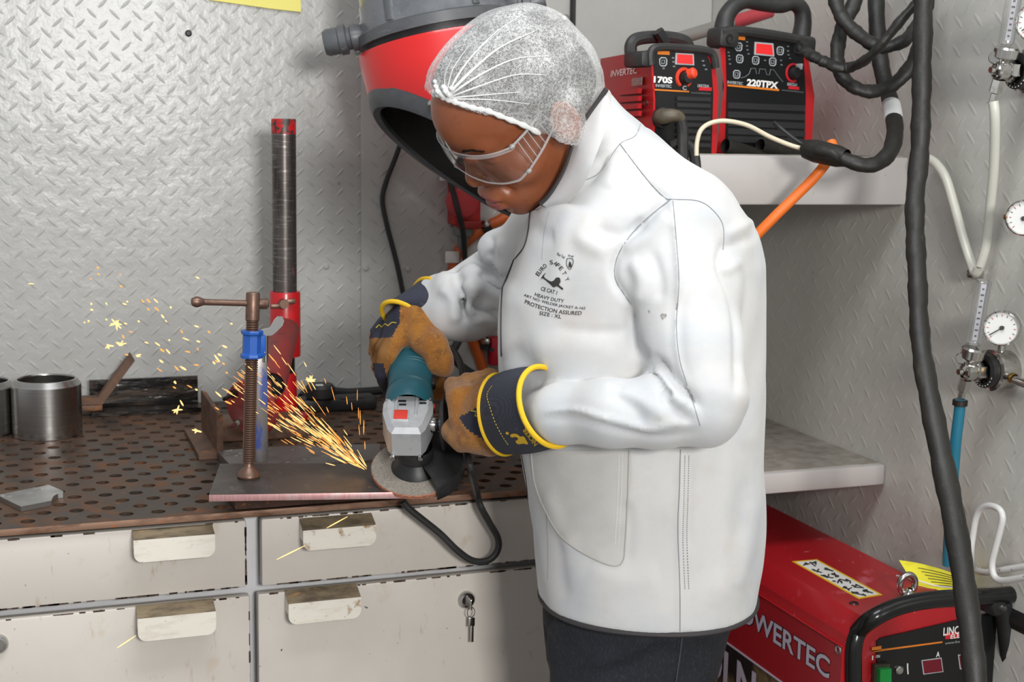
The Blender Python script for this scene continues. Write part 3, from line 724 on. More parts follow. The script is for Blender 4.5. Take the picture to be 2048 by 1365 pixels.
# ================================================================== machines on the upper shelf
class Face:
    """a flat face in space; details are placed where the photo's rays meet it"""
    def __init__(s, o, ex, up):
        s.o = np.asarray(o, float); s.ex = unit(ex); s.up = unit(np.asarray(up, float)-s.ex*(np.asarray(up, float)@s.ex))
        s.n = np.cross(s.ex, s.up)
        if s.n@(CAM-s.o) < 0: s.n = -s.n
        s.M = np.stack([s.ex, s.up, s.n], 1)
    def pt(s, x, y, off=0.0):
        r = ray(x, y); t = ((s.o+s.n*off-CAM)@s.n)/(r@s.n); return CAM+r*t
    def loc(s, x, y):
        p = s.pt(x, y)-s.o; return (p@s.ex, p@s.up)
    def poly(s, g, pts, t0, t1): return g.prism([s.loc(x, y) for x, y in pts], s.o, s.M, t0, t1)
    def rect(s, x0, y0, x1, y1): return [(x0, y1), (x1, y1), (x1, y0), (x0, y0)]
    def rbox(s, g, x, y, w, h, t0, t1, bev=.001):
        """upright box centred at a pixel, w/h in pixels of frame"""
        c = s.loc(x, y); k = ((s.pt(x, y)-CAM)@CF)/F
        fx = abs(CR@s.ex); 
        return g.box(s.o+s.ex*c[0]+s.up*c[1]+s.n*(t0+t1)/2, (w*k/max(fx, .3), h*k, t1-t0), s.M, bev)
    def text(s, txt, x, y, wpx, hpx, off=.0006, bold=0.0, slant=0.0, thick=0.0):
        """lettering centred on the pixel, stretched to the pixel width and cap height"""
        v, f = text_geo(txt, 1.0, bold, 'LEFT', thick, slant)
        mn, mx = v.min(0), v.max(0)
        k = ((s.pt(x, y)-CAM)@CF)/F; fx = max(abs(CR@s.ex), .3)
        v = (v-(mn+mx)/2)/np.maximum(mx-mn, 1e-6)
        c = s.loc(x, y)
        P = [s.o+s.ex*(c[0]+a*wpx*k/fx)+s.up*(c[1]+b*hpx*k)+s.n*off for a, b, _ in v]
        return G().add(P, f)
def dir_az(deg): return np.array((math.sin(RAD(deg)), math.cos(RAD(deg)), 0.0))
M_louvre = mat('louvre_black', '#2b2b2d', .32)  # slats lighter than the panel: reflected light put into their colour
M_bezel = mat('bumper_black', '#2a2a2a', .5, layers=[('noise', 25, .5, .75, '#3a3936')])
M_lcd = mat('red_display', '#d23030', .25, emit=('#d02020', .35))
M_icon = mat('icon_grey', '#a9adb0', .5)
M_dim = mat('icon_dim', '#6f7376', .5)
M_orl = mat('orange_line', '#d97a22', .5)
M_logored = mat('logo_red', '#c8202b', .4)
M_redsh = mat('machine_red', '#b81a20', .34, coat=.25, layers=[('noise', 10, .5, .8, '#a3141b')])

def welder(name, label, fL, fR, face_z, outline, panel, back_len, depth_az, pxbottom):
    """fL, fR: (px, py, D) of two points on one level line of the front"""
    A = at(*fL[:2], D=fL[2]); B = at(*fR[:2], D=fR[2])
    fc = Face(A, B-A, Z_)
    base = fc.pt((fL[0]+fR[0])/2, pxbottom); 
    t = thing(name, (base[0], base[1], ZS1), label, 'welding machine')
    zb = ZS1+.0022
    def L(pts):
        out = []
        for x, y in pts:
            a, b = fc.loc(x, y); out.append((a, max(b, (zb-fc.o[2])/max(fc.up[2], .5))))
        return out
    return t, fc, L
t22, f22, L22 = welder('welding_machine', 'larger red and black inverter welder with pulse graph panel on the shelf', (1447, 170, 2.25), (1612, 187, 2.34), 0, 0, 0, .3, 0, 302)
body = [(1432, 312), (1448, 172), (1440, 98), (1438, 66), (1610, 84), (1616, 112), (1629, 192), (1622, 312)]
back = -f22.n
def extr(L, f, pts, t0, t1): return G().prism(L(pts), f.o, f.M, t0, t1)
g = G(); P = [f22.o+f22.M@np.array((a, b, 0)) for a, b in L22(body)]; n_ = len(P); sdv2 = dir_az(24)*.27
g.add(P+[p+sdv2 for p in P], [tuple(range(n_)), tuple(reversed(range(n_, 2*n_)))]+[(i, (i+1) % n_, n_+(i+1) % n_, n_+i) for i in range(n_)])
g.obj('red_case', M_redsh, t22)
extr(L22, f22, [(1449, 312), (1453, 172), (1450, 66), (1604, 82), (1610, 190), (1606, 312)], -.01, .0022).obj('front_panel', M_blackpanel, t22)
hpx = [(1447, 62), (1452, 34), (1468, 12), (1492, 2), (1525, 8), (1560, 12), (1584, 6), (1602, 18), (1606, 45), (1600, 84)]
G().tube([f22.pt(x, y, -.018) for x, y in hpx], [.017, .015, .014, .013, .0125, .0125, .013, .014, .015, .017], 12, sub=6).obj('carry_handle', M_bezel, t22)
G().tube([f22.pt(x, y, .004) for x, y in ((1441, 66), (1470, 62), (1530, 68), (1590, 78), (1624, 84))], .0085, 10, sub=4).obj('top_bumper', M_bezel, t22)
for (x, y, w_, h_) in ((1452, 76, 44, 40), (1606, 92, 44, 40)):
    g = f22.rbox(G(), x, y, w_, h_, -.03, .012, .008); o = g.obj('corner_bumper', M_bezel, t22)
    G().lathe([(.0045, .001), (.008, .0015), (.0085, 0)], f22.pt(x+(8 if x < 1500 else -6), y+2, .0125), f22.n, 16).obj('bumper_screw', M_black, o)
for i, y in enumerate((208, 226, 243, 259, 275)):
    g = f22.poly(G(), [(1452, y+9), (1606, y+15), (1606, y+3), (1452, y-3)], .002, .006); g.obj('louvre', M_louvre, t22)
f22.poly(G(), [(1506, 109.5), (1546, 113.5), (1544, 87), (1507, 84)], .0022, .0035).obj('display_frame', M_icon, t22)
f22.poly(G(), [(1509, 106.5), (1543, 110.5), (1541, 90), (1510, 87)], .0022, .0042).obj('display', M_lcd, t22)
def button(f, x, y, par, s=13):
    c = f.loc(x, y); k = ((f.pt(x, y)-CAM)@CF)/F*s/2
    b = G().tube([f.o+f.M@np.array((c[0]+k*a*1.2, c[1]+k*b_*1.15, .003)) for a, b_ in ((-1, -.6), (-.6, -1), (.6, -1), (1, -.6), (1, .6), (.6, 1), (-.6, 1), (-1, .6))], .0011, 5, closed=True).obj('button', M_icon, par)
    G().tube([f.o+f.M@np.array((c[0]+k*.5*a, c[1]+k*.5*b_, .003)) for a, b_ in ((-1, -1), (1, -1), (1, 1), (-1, 1))], .0007, 4, closed=True).obj('button_mark', M_icon, b)
    return b
for x, y in ((1475, 94), (1477, 118), (1509, 121), (1543, 124), (1558, 102), (1471, 149)): button(f22, x, y, t22)
f22.poly(G(), [(1469, 79), (1488, 81), (1488, 70), (1469, 69)], .0022, .003).obj('orange_badge', M_orl, t22)
f22.poly(G(), [(1453, 172.5), (1556, 182.5), (1556, 178.5), (1453, 169)], .0022, .0029).obj('orange_line', M_orl, t22)
f22.text('220TPX', 1523, 168, 70, 14, .003, .045).obj('model_lettering', M_white, t22, 0)
f22.text('INVERTEC', 1468, 166, 34, 6, .003, .02).obj('small_lettering', M_icon, t22, 0)
f22.text('www.lincolnelectric.eu', 1583, 182, 50, 4, .003).obj('web_lettering', M_dim, t22, 0)
f22.text('LINCOLN', 1582, 169, 22, 6, .003, .03).obj('logo_lettering', M_icon, t22, 0)
f22.poly(G(), [(1575, 178), (1596, 180), (1596, 174), (1575, 172)], .0022, .003).obj('logo_band', M_logored, t22)
gph = [(1482, 156), (1490, 154), (1498, 148), (1502, 137), (1511, 137), (1513, 148), (1518, 148), (1519, 138), (1531, 139), (1533, 149), (1539, 150), (1541, 139), (1548, 140), (1556, 152), (1566, 164)]
G().tube([f22.pt(x, y, .003) for x, y in gph], .0007, 4).obj('pulse_graph', M_dim, t22)
for x, y in ((1492, 84), (1492, 92), (1493, 100), (1495, 108), (1574, 93), (1574, 102), (1575, 110), (1578, 117), (1455, 105), (1456, 112), (1457, 119), (1458, 128), (1560, 121), (1561, 130), (1528, 121)):
    f22.rbox(G(), x, y, 4, 2.4, .0022, .003, 0).obj('indicator', M_dim, t22)
kc = f22.pt(1585, 146, .002)
u_, w_ = f22.ex, f22.up
G().tube([kc+(u_*math.cos(t)+w_*math.sin(t))*.0145+f22.n*.0012 for t in np.linspace(RAD(60), RAD(300), 20)], .0022, 6).obj('dial_arc', M_logored, t22)
G().lathe([(.0105, 0), (.0100, .010), (.0085, .013), (0, .013)], kc, f22.n, 20).obj('dial_knob', M_black, t22)
g = f22.rbox(G(), 1590, 134, 4, 12, .002, .018, .001); g.obj('dial_pointer', M_icon, t22)
for (x0, x1) in ((1450, 1505), (1520, 1600)):
    g = G().lathe([(.012, 0), (.0125, .02), (.010, .045), (.008, .07), (.0075, .11), (0, .11)], f22.pt(x0, 292, .03), unit(f22.ex-.12*Z_), 16); g.obj('cable_plug', M_hose, t22)

t17, f17, L17 = welder('welding_machine', 'smaller red inverter welder with a red dial behind the jacket collar', (1306, 180, 2.13), (1431, 187, 2.19), 0, 0, 0, .3, 0, 302)
sd = -f17.n*.30
body = [(1303, 312), (1307, 200), (1302, 128), (1302, 99), (1418, 100), (1430, 128), (1437, 186), (1432, 312)]
# case leans back to the left: extrude along the side direction seen in the photo
A_ = f17.pt(1302, 99); Bk = at(1207, 122, D=2.36); sdv = Bk-A_; sdv[2] = 0; sdv = sdv/np.linalg.norm(sdv)*.27
g = G(); P = [f17.o+f17.M@np.array((a, b, 0)) for a, b in L17(body)]; n_ = len(P)
g.add(P+[p+sdv for p in P], [tuple(range(n_)), tuple(reversed(range(n_, 2*n_)))]+[(i, (i+1) % n_, n_+(i+1) % n_, n_+i) for i in range(n_)])
g.obj('red_case', M_redsh, t17)
extr(L17, f17, [(1308, 312), (1311, 200), (1306, 112), (1311, 100), (1410, 104), (1421, 130), (1425, 188), (1421, 312)], -.004, .0022).obj('front_panel', M_blackpanel, t17)
G().tube([f17.pt(x, y, .003) for x, y in ((1302, 130), (1301, 108), (1308, 97), (1330, 94), (1380, 97), (1412, 101), (1426, 110), (1431, 136))], .0065, 8, sub=4).obj('top_bumper', M_bezel, t17)
f17.rbox(G(), 1293, 118, 26, 32, -.05, .004, .006).obj('corner_bumper', M_bezel, t17)
hp_ = [f17.pt(x, y, -.05) for x, y in ((1262, 112), (1262, 90), (1275, 78), (1310, 74), (1345, 76), (1370, 84), (1378, 98))]
G().tube(hp_, .0105, 10, sub=5).obj('carry_handle', M_bezel, t17)
G().tube([f17.pt(x, y, -.03) for x, y in ((1316, 62), (1324, 74), (1332, 86))], .009, 8).obj('strap_buckle', M_black, t17)
fside = Face(A_, -sdv, Z_)
side_ic = lambda: None
fside.text('INVERTEC', 1248, 144, 52, 13, .0008, .02, .18).obj('side_lettering', M_white, t17, 0)
fside.poly(G(), [(1264, 172), (1284, 170), (1285, 154), (1264, 157)], 0, .0006).obj('rating_sticker', mat('sticker_grey', '#b9a79d', .5, layers=[('noise', 400, .45, .6, '#6d5f58')]), t17)
for i, y in enumerate((182, 197, 212, 227)):
    fside.poly(G(), [(1242, y+9), (1283, y+5), (1284, y-5), (1244, y-1)], 0, .006).obj('side_louvre', M_redsh, t17)
    fside.poly(G(), [(1241, y+11), (1282, y+7), (1283, y+4.5), (1242, y+8.5)], 0, .0008).obj('louvre_slot', M_black, t17)
G().lathe([(0, .0015), (.004, .0012), (.0045, 0)], fside.pt(1294, 206), fside.n, 12).obj('case_screw', M_black, t17)
f17.poly(G(), [(1313, 109), (1337, 110), (1337, 98), (1313, 97)], .0022, .003).obj('orange_badge', M_orl, t17)
f17.poly(G(), [(1348, 129), (1386, 131), (1385, 108), (1349, 106)], .0022, .0034).obj('display_frame', M_icon, t17)
f17.poly(G(), [(1351, 126.5), (1383, 128.5), (1382, 110.5), (1352, 108.5)], .0022, .0042).obj('display', M_lcd, t17)
button(f17, 1324, 124, t17, 14)
for x, y in ((1344, 116), (1345, 124), (1346, 133), (1404, 122), (1406, 131), (1410, 139), (1325, 137)): f17.rbox(G(), x, y, 5, 3, .0022, .003, 0).obj('indicator', M_dim, t17)
f17.text('170S', 1324, 160, 40, 13, .003, .045).obj('model_lettering', M_white, t17, 0)
f17.text('INVERTEC', 1325, 172, 34, 6, .003, .02).obj('small_lettering', M_icon, t17, 0)
f17.poly(G(), [(1307, 181), (1376, 185), (1376, 182), (1307, 178)], .0022, .0029).obj('orange_line', M_orl, t17)
f17.text('www.lincolnelectric.eu', 1399, 186, 42, 4, .003).obj('web_lettering', M_dim, t17, 0)
f17.text('LINCOLN', 1404, 172, 24, 6, .003, .03).obj('logo_lettering', M_icon, t17, 0)
f17.poly(G(), [(1395, 181), (1421, 182), (1421, 175), (1397, 174)], .0022, .003).obj('logo_band', M_logored, t17)
kc = f17.pt(1367, 156, .002); u_, w_ = f17.ex, f17.up
G().tube([kc+(u_*math.cos(t)+w_*math.sin(t))*.0135+f17.n*.001 for t in np.linspace(RAD(-60), RAD(240), 24)], .0033, 6).obj('dial_arc', mat('dial_orange', '#d8402a', .4), t17)
G().lathe([(.0105, 0), (.0100, .012), (.0085, .015), (0, .015)], kc, f17.n, 22).obj('dial_knob', M_black, t17)
G().lathe([(.0085, 0), (.0088, .010), (.006, .013), (0, .013)], f17.pt(1377, 149, .012), unit(f17.n+.5*u_+.3*w_), 20).obj('dial_cap', mat('cap_red', '#ee4a2d', .35), t17)
f17.text('C', 1367, 176, 9, 9, .003, .05).obj('emblem', M_icon, t17, 0)
for i, y in enumerate((194, 207, 220, 233, 246, 259, 272, 286)):
    f17.poly(G(), [(1350, y+7), (1417, y+9), (1417, y+1), (1350, y-1)], .002, .006).obj('louvre', M_louvre, t17)
pc = f17.pt(1320, 236, .0)
G().lathe([(.017, .002), (.017, .010), (.013, .012)], pc, f17.n, 24).obj('output_socket', M_black, t17)
M_plugdirty = mat('dirty_plug', '#5c5344', .5, layers=[('noise', 40, .45, .65, '#3d372e')])
G().tube([f17.pt(1322, 234, .012), f17.pt(1328, 233, .024), f17.pt(1345, 231, .034), f17.pt(1358, 234, .036), f17.pt(1362, 242, .036)], [.0125, .0125, .0105, .009, .008], 14, sub=5).obj('output_plug', M_plugdirty, t17)
cord('welding_lead', [f17.pt(1361, 240, .036), f17.pt(1366, 262, .038), f17.pt(1366, 300, .045), f17.pt(1368, 345, .06), f17.pt(1372, 420, .06), f17.pt(1376, 520, .06), np.array((1.06, 2.06, 1.10)), np.array((1.075, 2.12, .96)), np.array((1.10, 2.22, ZS2+.0105)), np.array((1.13, 2.34, ZS2+.0105))], .0085, M_rubber, '', parent=t17)
cord('earth_lead', [f17.pt(1345, 292, .02), f17.pt(1362, 286, .03), f17.pt(1382, 298, .04), f17.pt(1391, 330, .055), f17.pt(1394, 420, .06), f17.pt(1398, 520, .06), np.array((1.10, 2.08, 1.10)), np.array((1.115, 2.14, .96)), np.array((1.14, 2.22, ZS2+.0110)), np.array((1.18, 2.32, ZS2+.0110))], .009, M_rubber, '', parent=t17)

# steel tube leaning in the corner behind the machines
a = at(1342, 82, D=2.52); b = at(1540, 22, D=2.62)
tt = thing('metal_tube', a, 'grey and red metal tube lying behind the two welding machines', 'tube')
G().cyl(a, a+(b-a)*.62, .0125, n=18).obj('grey_part', mat('grey_tube', '#8f8c86', .4), tt)
G().cyl(a+(b-a)*.6-np.array((0, 0, .001)), b, .0135, n=18).obj('red_part', mat('red_tube', '#b04048', .4), tt)

# ------------------------------------------------------------------ hoses
def hose(name, pts, r, m, label, cat='hose', flat=.8, n=14, group=None, wob=0.0, seed=0):
    """pts: (px, py, D)"""
    rnd = random.Random(seed)
    Q = spline([(x, y, D) for x, y, D in pts], 7)
    P = [at(x, y, D=D) for x, y, D in Q]
    R = []
    for i, (x, y, D) in enumerate(Q): R.append((r*D/F)*(1+.22*min(1, max(0, y-640)/300)+wob*math.sin(i*.9+seed)+wob*.6*math.sin(i*2.3+seed*2)))
    g = G().tube(P, R, n, flat=flat, ref=CR)
    return tag(g.obj(name, m), label, cat, group)
HG = 'black sleeved welding hoses'
hose('coiled_hose', [(1668, -40, 2.2), (1671, 0, 2.2), (1684, 34, 2.19), (1708, 62, 2.18), (1741, 86, 2.16), (1765, 94, 2.15), (1800, 86, 2.14), (1828, 62, 2.15), (1850, 20, 2.16), (1860, -30, 2.16)], 15, M_hose, 'black hose hanging in the smaller upper loop of the coil', 'hose', .75, wob=.07, seed=1, group=HG)
hose('coiled_hose', [(1720, -30, 2.24), (1705, 14, 2.24), (1686, 52, 2.235), (1676, 92, 2.23), (1676, 132, 2.22), (1688, 158, 2.21), (1712, 176, 2.2), (1742, 183, 2.2), (1782, 172, 2.2), (1816, 140, 2.2), (1836, 100, 2.2), (1846, 40, 2.21), (1850, -30, 2.21)], 15, M_hose, 'black hose hanging in the larger lower loop of the coil', 'hose', .75, wob=.06, seed=2, group=HG)
hose('coiled_hose', [(1612, 104, 2.22), (1632, 116, 2.2), (1652, 125, 2.19), (1676, 135, 2.175), (1704, 134, 2.165), (1736, 116, 2.12), (1768, 82, 2.10), (1806, 36, 2.09), (1842, -4, 2.09), (1865, -40, 2.09)], 14, M_hose, 'black twisted hose leading from the larger welder up to the coil', 'hose', .7, wob=.09, seed=3, group=HG)
tg = hose('torch_hose', [(1752, -40, 2.32), (1753, 30, 2.30), (1757, 90, 2.295), (1764, 140, 2.28), (1776, 185, 2.25), (1785, 222, 2.20), (1790, 262, 2.14), (1782, 300, 2.1), (1760, 324, 2.08), (1732, 331, 2.07), (1698, 322, 2.07), (1662, 306, 2.08), (1632, 300, 2.10), (1612, 297, 2.12)], [0][0] or 17, M_hose, 'thick black hose with a white tape band bending in front of the shelf', 'hose', .85, wob=.03, seed=4, group=HG)
Q = spline([(1779, 198, 2.23), (1785, 222, 2.20), (1788, 246, 2.165)], 6)[3:11]
G().tube([at(x, y, D=D) for x, y, D in Q], [18.6*D/F for x, y, D in Q], 16, flat=.87, ref=CR).obj('white_tape', M_whitetape, tg)
hose('hanging_hose', [(1846, -40, 2.04), (1846, 40, 2.04), (1844, 140, 2.04), (1842, 230, 2.04), (1839, 310, 2.04), (1830, 400, 2.03), (1831, 480, 2.02), (1835, 560, 2.0), (1838, 640, 1.98), (1846, 720, 1.95), (1862, 810, 1.91), (1886, 930, 1.86), (1910, 1050, 1.82), (1930, 1180, 1.78), (1945, 1300, 1.75), (1953, 1420, 1.73), (1958, 1650, 1.70), (1955, 1950, 1.68), (1945, 2300, 1.66), (1930, 2560, 1.66)], 19.5, M_hose, 'long thick black hose hanging in front of the shelves down to the floor machine', 'hose', .85, wob=.06, seed=6, group=HG)
og = hose('orange_hose', [(1662, 284, 2.14), (1665, 300, 2.135), (1655, 322, 2.14), (1628, 356, 2.145), (1590, 394, 2.15), (1545, 438, 2.15), (1500, 486, 2.16), (1460, 545, 2.18), (1440, 640, 2.22), (1435, 740, 2.28), (1430, 858, (at(1430, 858, Z=ZS2+.011)-CAM)@CF), (1420, 846, (at(1420, 846, Z=ZS2+.011)-CAM)@CF)], 10.5, M_orange, 'bright orange hose slanting down in front of the upper shelf edge', 'hose', 1.0)
hose('thin_cable', [(1393, 312, 2.09), (1394, 285, 2.09), (1402, 260, 2.09), (1422, 246, 2.10), (1452, 242, 2.10), (1495, 251, 2.11), (1540, 274, 2.12), (1585, 292, 2.125), (1625, 302, 2.12)], 4.6, mat('cream_cable', '#d9cdb4', .5), 'thin cream cable arching in front of the two welding machines', 'cable', 1.0)
hose('thin_cable', [(1549, 246, 2.16), (1558, 254, 2.15), (1585, 276, 2.14), (1610, 292, 2.13), (1628, 300, 2.12)], 4.4, M_rubber, 'thin black cable poking from the louvres of the larger welder', 'cable', 1.0)
G().lathe([(.015, 0), (.018, .02), (.017, .06), (.0135, .075)], at(1612, 298, D=2.12), unit(at(1690, 316, D=2.07)-at(1612, 298, D=2.12)), 18).obj('hose_boot', M_hose, tg)

# ================================================================== gas regulators on the side wall
def RW(x, y, off): return at(x, y, X=XR-off)
M_clear = clear_mat('clear_plastic', (.93, .94, .93), .08, 1.45, .10)
M_tube = mat('milky_tube', '#c9c8bd', .3)
M_teal = mat('teal_hose', '#1f6d86', .4)
M_face = mat('gauge_face', '#e9e9e6', .35)
def gauge(par, x, y, rpx, off, ax, needle):
    c = RW(x, y, off); k = ((c-CAM)@CF)/F; r = rpx*k; u, w, a = orth(ax, Z_)
    gb = G().lathe([(0, -.024), (r*.95, -.024), (r, -.020), (r, .004), (r*.93, .006), (r*.88, .003)], c, ax, 40).obj('gauge', M_chrome, par)
    G().lathe([(0, .002), (r*.9, .002)], c, ax, 40).obj('gauge_face', M_face, gb)
    for k_ in range(13):
        t = RAD(225-22.5*k_); d = -w*math.cos(t)*1+u*math.sin(t) if False else (np.cross(u, a)*math.cos(t)+u*math.sin(t))
        G().box(c+a*.0026+d*r*.74, (r*.12, .0008, .0006), np.stack([unit(d), np.cross(a, unit(d)), a], 1)).obj('gauge_tick', M_ink if k_ % 2 else M_logored, gb)
    t = RAD(needle); d = unit(np.cross(u, a)*math.cos(t)+u*math.sin(t))
    G().box(c+a*.0036+d*r*.28, (r*.95, .0016, .0008), np.stack([d, np.cross(a, d), a], 1)).obj('needle', M_ink, gb)
    G().lathe([(0, .0052), (r*.13, .0052), (r*.13, .003)], c-d*r*.05, ax, 14).obj('needle_hub', M_ink, gb)
    G().lathe([(0, .0068), (r*.89, .0068)], c, ax, 40).obj('gauge_glass', clear_mat('gauge_glass', (.97, .97, .97), .04, 1.4, .02) if 'gauge_glass' not in MATS else MATS['gauge_glass'], gb)
    return gb
def regulator(dx, dy, label, hosecol, s=1.0, gauge_on=True):
    t = thing('gas_regulator', RW(1970+dx, 740+dy, .0), label, 'regulator', 'chrome gas regulators on the side wall')
    q = lambda x, y, off: RW(x+dx, y+dy, off)
    base = q(1975, 738, 0)
    k = ((base-CAM)@CF)/F
    o = q(2003, 740, .0); o = np.array((XR, *q(1966, 742, .05)[1:]))
    ax = -X_
    G().lathe([(.028, .0), (.030, .004), (.030, .030), (.032, .032), (.032, .036), (.027, .038)], o, ax, 36).obj('barrel', M_chrome, t)
    G().lathe([(.024, .038), (.0265, .039), (.0265, .050), (.020, .052)], o, ax, 36).obj('black_ring', M_black, t)
    for i in range(10):
        th = RAD(200+16*i); G().box(o+ax*.0505+np.array((0, math.cos(th)*.0225, math.sin(th)*.0225)), (.0012, .002, .004)).obj('ring_mark', M_white, t)
    G().lathe([(.017, .050), (.017, .066), (.013, .068)], o, ax, 6).obj('hex_nut', M_chrome, t, 20)
    G().lathe([(.013, .066), (.014, .070), (.014, .084), (.0105, .086), (.0105, .080), (.005, .080), (.0045, .096), (0, .096)], o, ax, 26).obj('outlet_stem', M_chrome, t)
    # flow tube block
    b0 = q(1938, 742, .075); b1 = q(1948, 698, .075); d = unit(b1-b0)
    L = np.linalg.norm(b1-b0)
    G().lathe([(0, -.006), (.010, -.006), (.014, .004), (.010, .012), (.011, L*.45), (.018, L*.62), (.018, L), (.0155, L+.003), (0, L+.003)], b0, d, 28).obj('meter_block', M_chrome, t)
    c0 = q(1946, 690, .075); c1 = q(1968, 560, .075); dc = c1-c0; Lc = np.linalg.norm(dc); uu, ww, aa = orth(dc, CR)
    M3 = np.stack([uu, ww, aa], 1)
    tb = G().box((c0+c1)/2, (.0195, .0195, Lc), M3, .003).obj('flow_tube', M_clear, t)
    G().box((c0+c1)/2-CF*.0+uu*.001, (.008, .0012, Lc*.86), M3).obj('scale_strip', mat('scale_strip', '#c9c6d2', .4), tb)
    for i in range(9):
        G().box(c0+aa*Lc*(.14+.09*i)+uu*(.001)-ww*.0012*(1 if ww@CF > 0 else -1), (.0048 if i % 2 else .003, .0008, .0026), M3).obj('scale_mark', M_ink, tb)
    kk_ = q(1926, 716, .085); kd = unit(-X_*.8-Y_*.55)
    G().lathe([(.006, -.02), (.006, -.004), (.0085, -.004), (.0090, .008), (.0075, .010), (0, .010)], kk_, kd, 20).obj('valve_knob', M_chrome, t)
    # hose tail
    e0 = q(1932, 758, .075); ed = unit(q(1918, 810, .075)-q(1934, 752, .075))
    G().lathe([(.006, -.012), (.006, .0), (.0098, .001), (.0098, .020), (.006, .022), (.0058, .036), (.008, .038)], e0, ed, 6).obj('hose_tail', M_chrome, t, 20)
    return t, q, o
t, q, o = regulator(0, 0, 'gas regulator with white dial and teal hose on the side wall', M_teal)
G().cyl(o+ax_ if False else o+np.array((-.018, 0, .026)), o+np.array((-.018, 0, .05)), .006, n=14).obj('gauge_stem', M_chrome, t)
gauge(t, 2003, 657, 35, .05, unit(-X_*.72-Y_*.66+Z_*.05), 215)
G().tube([o+np.array((-.03, -.026, -.004)), o+np.array((-.03, -.06, -.008)), o+np.array((-.03, -.12, -.012))], .0068, 12).obj('inlet_pipe', M_chrome, t)
G().lathe([(.0075, 0), (.0085, .002), (.0085, .006), (.0075, .008)], o+np.array((-.03, -.040, -.005)), -Y_, 16).obj('brass_ring', M_brass, t)
hs = G().tube([q(1921, 800, .075), q(1918, 830, .075), q(1912, 880, .075), q(1908, 930, .072), q(1904, 985, .07), q(1900, 1050, .06), q(1895, 1130, .05)], .0088, 14, sub=5).obj('gas_hose', M_teal, t)
G().lathe([(.0095, -.005), (.0115, -.004), (.0115, .004), (.0095, .005)], q(1920, 806, .075), unit(q(1918, 830, .075)-q(1921, 800, .075)), 20).obj('hose_clip', M_steel_dark, hs)
t, q, o = regulator(66, -600, 'gas regulator with clear hose high on the side wall', M_tube)
cl_t = spline([RW(1987, 203, .075), RW(1990, 240, .07), RW(1988, 330, .05), RW(1980, 420, .035), RW(1972, 490, .03), RW(1960, 532, .03)], 6)
G().tube(cl_t, .0075, 12).obj('gas_hose', M_tube, t)
gauge(t, 2070, 45, 38, .05, unit(-X_*.72-Y_*.66+Z_*.05), 215)
tb = tag(G().tube([RW(1858, 318, .02), RW(1874, 330, .02), RW(1892, 358, .02), RW(1908, 410, .02), RW(1926, 476, .02), RW(1942, 525, .022), RW(1951, 546, .025), RW(1958, 536, .026)], .0078, 12, sub=6).obj('clear_hose', M_tube), 'milky clear hose drooping along the side wall to a small clip', 'hose')
G().box(RW(1950, 548, .012), (.022, .016, .014), bev=.003).obj('wall_clip', M_chrome, tb)
gt = thing('pressure_gauge', RW(2046, 436, 0), 'round pressure gauge with brass stem by itself at the wall edge', 'gauge')
gauge(gt, 2049, 436, 36, .06, unit(-X_*.75-Y_*.62+Z_*.05), 60)
G().cyl(RW(2012, 434, .055), RW(2022, 435, .055), .005, n=12).obj('brass_stem', M_brass, gt)
G().cyl(RW(2049, 436, .058), np.array((XR-.0005, *RW(2049, 436, .058)[1:])), .008, n=14).obj('wall_mount', M_steel_dark, gt)
wh = [(2075, 1131), (2048, 1134), (1990, 1143), (1966, 1145), (1947, 1136), (1942, 1107), (1946, 1070), (1952, 1036), (1962, 1018), (1979, 1012), (1998, 1019), (2005, 1036), (2000, 1062), (1990, 1100), (1984, 1128), (1988, 1152), (2004, 1162), (2048, 1156), (2080, 1153)]
tag(G().tube([RW(x, y, .02+.02*(i > 4)) for i, (x, y) in enumerate(wh)], .0052, 12, sub=6).obj('wall_bracket', mat('bracket_white', '#d3d2cf', .4, layers=[('noise', 60, .66, .72, '#5a5148')])), 'white bent-rod hook bracket on the side wall above the floor machine', 'bracket')

# ================================================================== large red floor machine
PX0, PX1, PY0, PY1, PZ = 1.150, 1.400, 1.668, 2.40, .722
pt = thing('floor_welder', ((PX0+PX1)/2, (PY0+PY1)/2, 0), 'large red floor-standing welding machine with black tube handle', 'welding machine')
M_reddust = mat('dusty_red', '#a8161f', .38, coat=.2, layers=[('noise', 14, .60, .70, '#bd5560', .7), ('noise', 60, .68, .74, '#c98086', .7)])
ch = .030
prof = [(PX0, .06), (PX0, PZ-ch-.02), (PX0+.004, PZ-ch-.012), (PX0+.006, PZ-ch), (PX0+ch*.8, PZ-.004), (PX0+ch, PZ), (PX1-ch, PZ), (PX1-.004, PZ-ch), (PX1, .06)]
G().prism([(x, z) for x, z in prof], (0, 0, 0), np.array(((1, 0, 0), (0, 0, 1), (0, 1, 0)), float), PY0, PY1).obj('red_case', M_reddust, pt, 25)
fp = Face((PX0, PY0, .4), X_, Z_)
ftop = Face((PX0, PY0, PZ), X_, Y_)
fs = Face((PX0, PY0, .5), Y_, Z_)
pan = [(1752, 1420), (1752, 1282), (1760, 1276), (1990, 1222), (2012, 1420)]
fp.poly(G(), pan, 0, .003).obj('front_panel', M_blackpanel, pt)
hb = [(1708, 1420), (1706, 1340), (1708, 1290), (1718, 1262), (1745, 1238), (1790, 1216), (1850, 1202), (1930, 1196), (2000, 1193), (2048, 1186)]
G().tube([fp.pt(x, y, .004 if i < 4 else .030) for i, (x, y) in enumerate(hb)], .0135, 14, sub=6).obj('tube_handle', mat('gloss_black', '#161717', .22), pt)
hb2 = [(2003, 1198), (2010, 1230), (2018, 1300), (2030, 1420)]
G().tube([fp.pt(x, y, .022) for x, y in hb2], .015, 12, sub=4).obj('handle_post', M_black, pt)
